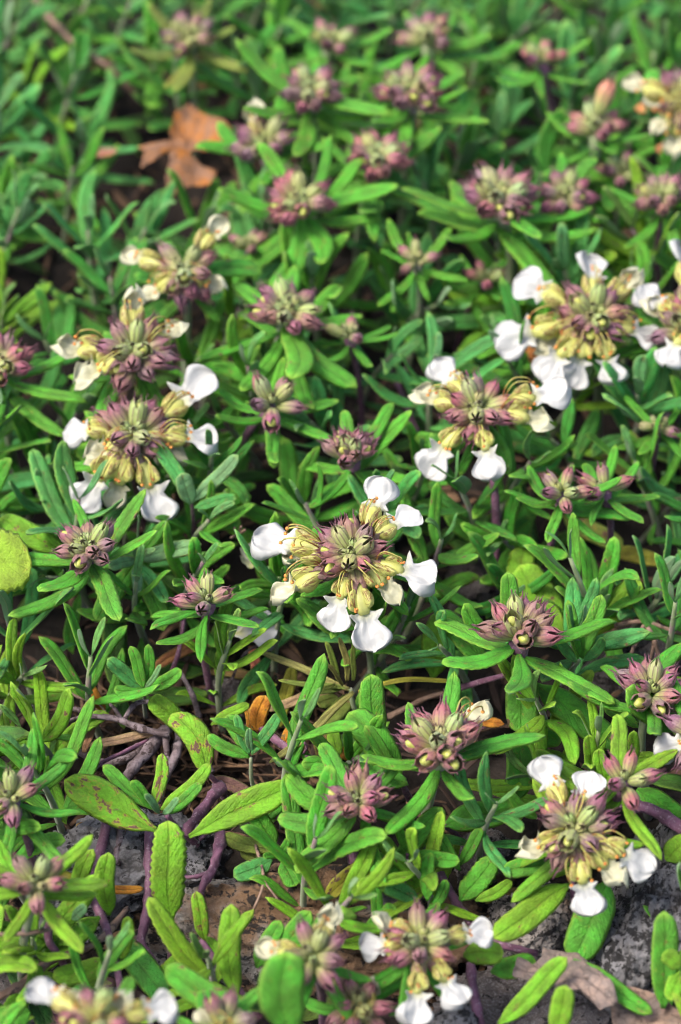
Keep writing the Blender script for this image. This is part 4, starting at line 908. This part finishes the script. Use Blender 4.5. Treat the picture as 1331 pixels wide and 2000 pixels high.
def where(px, py):
    x, y, ref = min(LAND, key=lambda L: math.hypot(L[0]-px, L[1]-py)); dx, dy = px-x, py-y
    a = math.degrees(math.atan2(-dy, dx)) % 360
    return ['right of', 'above and right of', 'directly above', 'above and left of', 'left of', 'below and left of', 'directly below', 'below and right of'][int((a+22.5)//45) % 8], ref
for (p, px, py) in spots:
    tl = TONES if py < 1250 else [('green', GREEN, 3), ('blue-green', BLUE, 1), ('lime green', LIME, 4)]
    tn, tone, _ = random.choices(tl, [t[2] for t in tl])[0]
    d, ref = where(px, py); npair = random.choice((5, 5, 6, 6)); lm = rnd(1.15, 1.65)*(1.25 if py < 650 else 1.1 if py < 900 else 1); wl = rnd(.165, .235)
    shape = 'slender' if wl < .18 else ('broad-leaved' if wl > .215 else ('long-leaved' if lm > 1.5 else 'short-leaved'))
    for cand in (f'{tn} {shape} shoot {d} {ref}', f'{tn} {shape} sprig {d} {ref}', f'{tn} {shape} tuft {d} {ref}', f'loose {tn} {shape} tuft {d} {ref}', f'compact {tn} {shape} sprig {d} {ref}'):
        if cand not in used: break
    used.add(cand)
    b = p+Vector((rnd(-.9, .9), rnd(-.2, 1.0), 0)); b.z = terr(b.x, b.y)
    root = thing('leafy_shoot', b, cand, 'plant', 'leafy shoots')
    leafy(root, b, b, p, npair, lm, tone, wl, spread=rnd(.6, .95))

# ================================================================== LOW GROWTH AND LITTER (masses)
def lowpoly(seed, wl, bend, table=OBLONG): return leaf_geo(wl=wl, bend=bend, cup=.15, roll=.9, n=6, top=5, seed=seed, table=table, lump=0)
def mass(name, items, mats, label, templ):
    V, F, UV, FM = [], [], [], []
    for (M_, k) in items:
        tv, tf, tu, tm = templ[k]; o = len(V)
        V.extend([M_ @ Vector(v) for v in tv]); UV.extend(tu); F.extend([tuple(i+o for i in f) for f in tf]); FM.extend(tm)
    o = link(name, mesh_from(name, V, F, mats, UV, FM, recalc=False)); o['kind'] = 'stuff'; o['label'] = label
T1 = [lowpoly(i, wl, b) for i, (wl, b) in enumerate(((.2, .3), (.25, .8), (.3, -.2), (.26, .5), (.22, 1.0)))]
items = []
for _ in range(2000):
    x, y = rnd(-26, 26), rnd(-15, 42)
    z0 = terr(x, y); q = Vector((x, y, 1.0)); px, py = pix(q)
    inside = -60 < px < 1390 and -60 < py < 2060
    if inside and (in_gap(px, py, 1.05) or rnd(0, 1) < .6): continue
    if inside and py > 1330 and 100 < px and rnd(0, 1) < .6: continue
    if not inside and py > 2000: continue
    c = Vector((x, y, z0+(rnd(.1, .8) if inside else rnd(.6, 2.4)))); az0 = rnd(0, 6.3)
    for k in range(random.choice((2, 3, 4))):
        az = az0+k*1.7+rnd(-.4, .4); el = rnd(-.1, .8)
        d = Vector((math.cos(az)*math.cos(el), math.sin(az)*math.cos(el), math.sin(el)))
        items.append((Matrix.Translation(c) @ basis(d, UPV+d*-.2).to_4x4() @ Matrix.Scale(rnd(.9, 1.7), 4), random.randrange(len(T1))))
mass('undergrowth', items, [M_MASS, M_MASS], 'low shaded mat of green leaves beneath the shoots', T1)
T2 = [lowpoly(50+i, wl, b, NEEDLE) for i, (wl, b) in enumerate(((.10, .4), (.14, .9), (.07, .2), (.18, -.4)))]
def litter_material():
    m, t, p, out = new_mat('litter'); n = N(t); rn = n.n('ShaderNodeNewGeometry').outputs['Random Per Island']
    col = n.mix(n.math('POWER', rn, 1.6), (.035, .018, .011), (.24, .135, .07))
    col = n.mix(n.math('MULTIPLY', n.step(n.noise(700, 4, n.pos(), .6), .45, .65), .6), col, (.04, .022, .016))
    n.put(p.inputs['Base Color'], col); p.inputs['Roughness'].default_value = .85
    n.put(p.inputs['Normal'], n.bump(n.noise(1500, 3, n.pos()), .6, .0003)); return m
M_LIT = litter_material()
items = []
for _ in range(2600):
    x, y = rnd(-14, 14), rnd(-13, 26); c = Vector((x, y, terr(x, y)+rnd(.02, .22))); az = rnd(0, 6.3); el = rnd(-.15, .3)
    d = Vector((math.cos(az)*math.cos(el), math.sin(az)*math.cos(el), math.sin(el)))
    items.append((Matrix.Translation(c) @ basis(d, UPV+Vector((rnd(-.6, .6), rnd(-.6, .6), 0))).to_4x4() @ Matrix.Scale(rnd(.4, 1.3), 4), random.randrange(len(T2))))
for _ in range(420):
    c = at(rnd(110, 640), rnd(1330, 1560), 0); c.z = terr(c.x, c.y)+rnd(.05, .55); az = rnd(0, 6.3); el = rnd(-.3, .5)
    d = Vector((math.cos(az)*math.cos(el), math.sin(az)*math.cos(el), math.sin(el)))
    items.append((Matrix.Translation(c) @ basis(d, UPV+Vector((rnd(-.6, .6), rnd(-.6, .6), 0))).to_4x4() @ Matrix.Scale(rnd(.4, 1.1), 4), random.choice((0, 2, 2))))
mass('leaf_litter', items, [M_LIT, M_LIT], 'brown litter of dry leaf bits on the soil', T2)
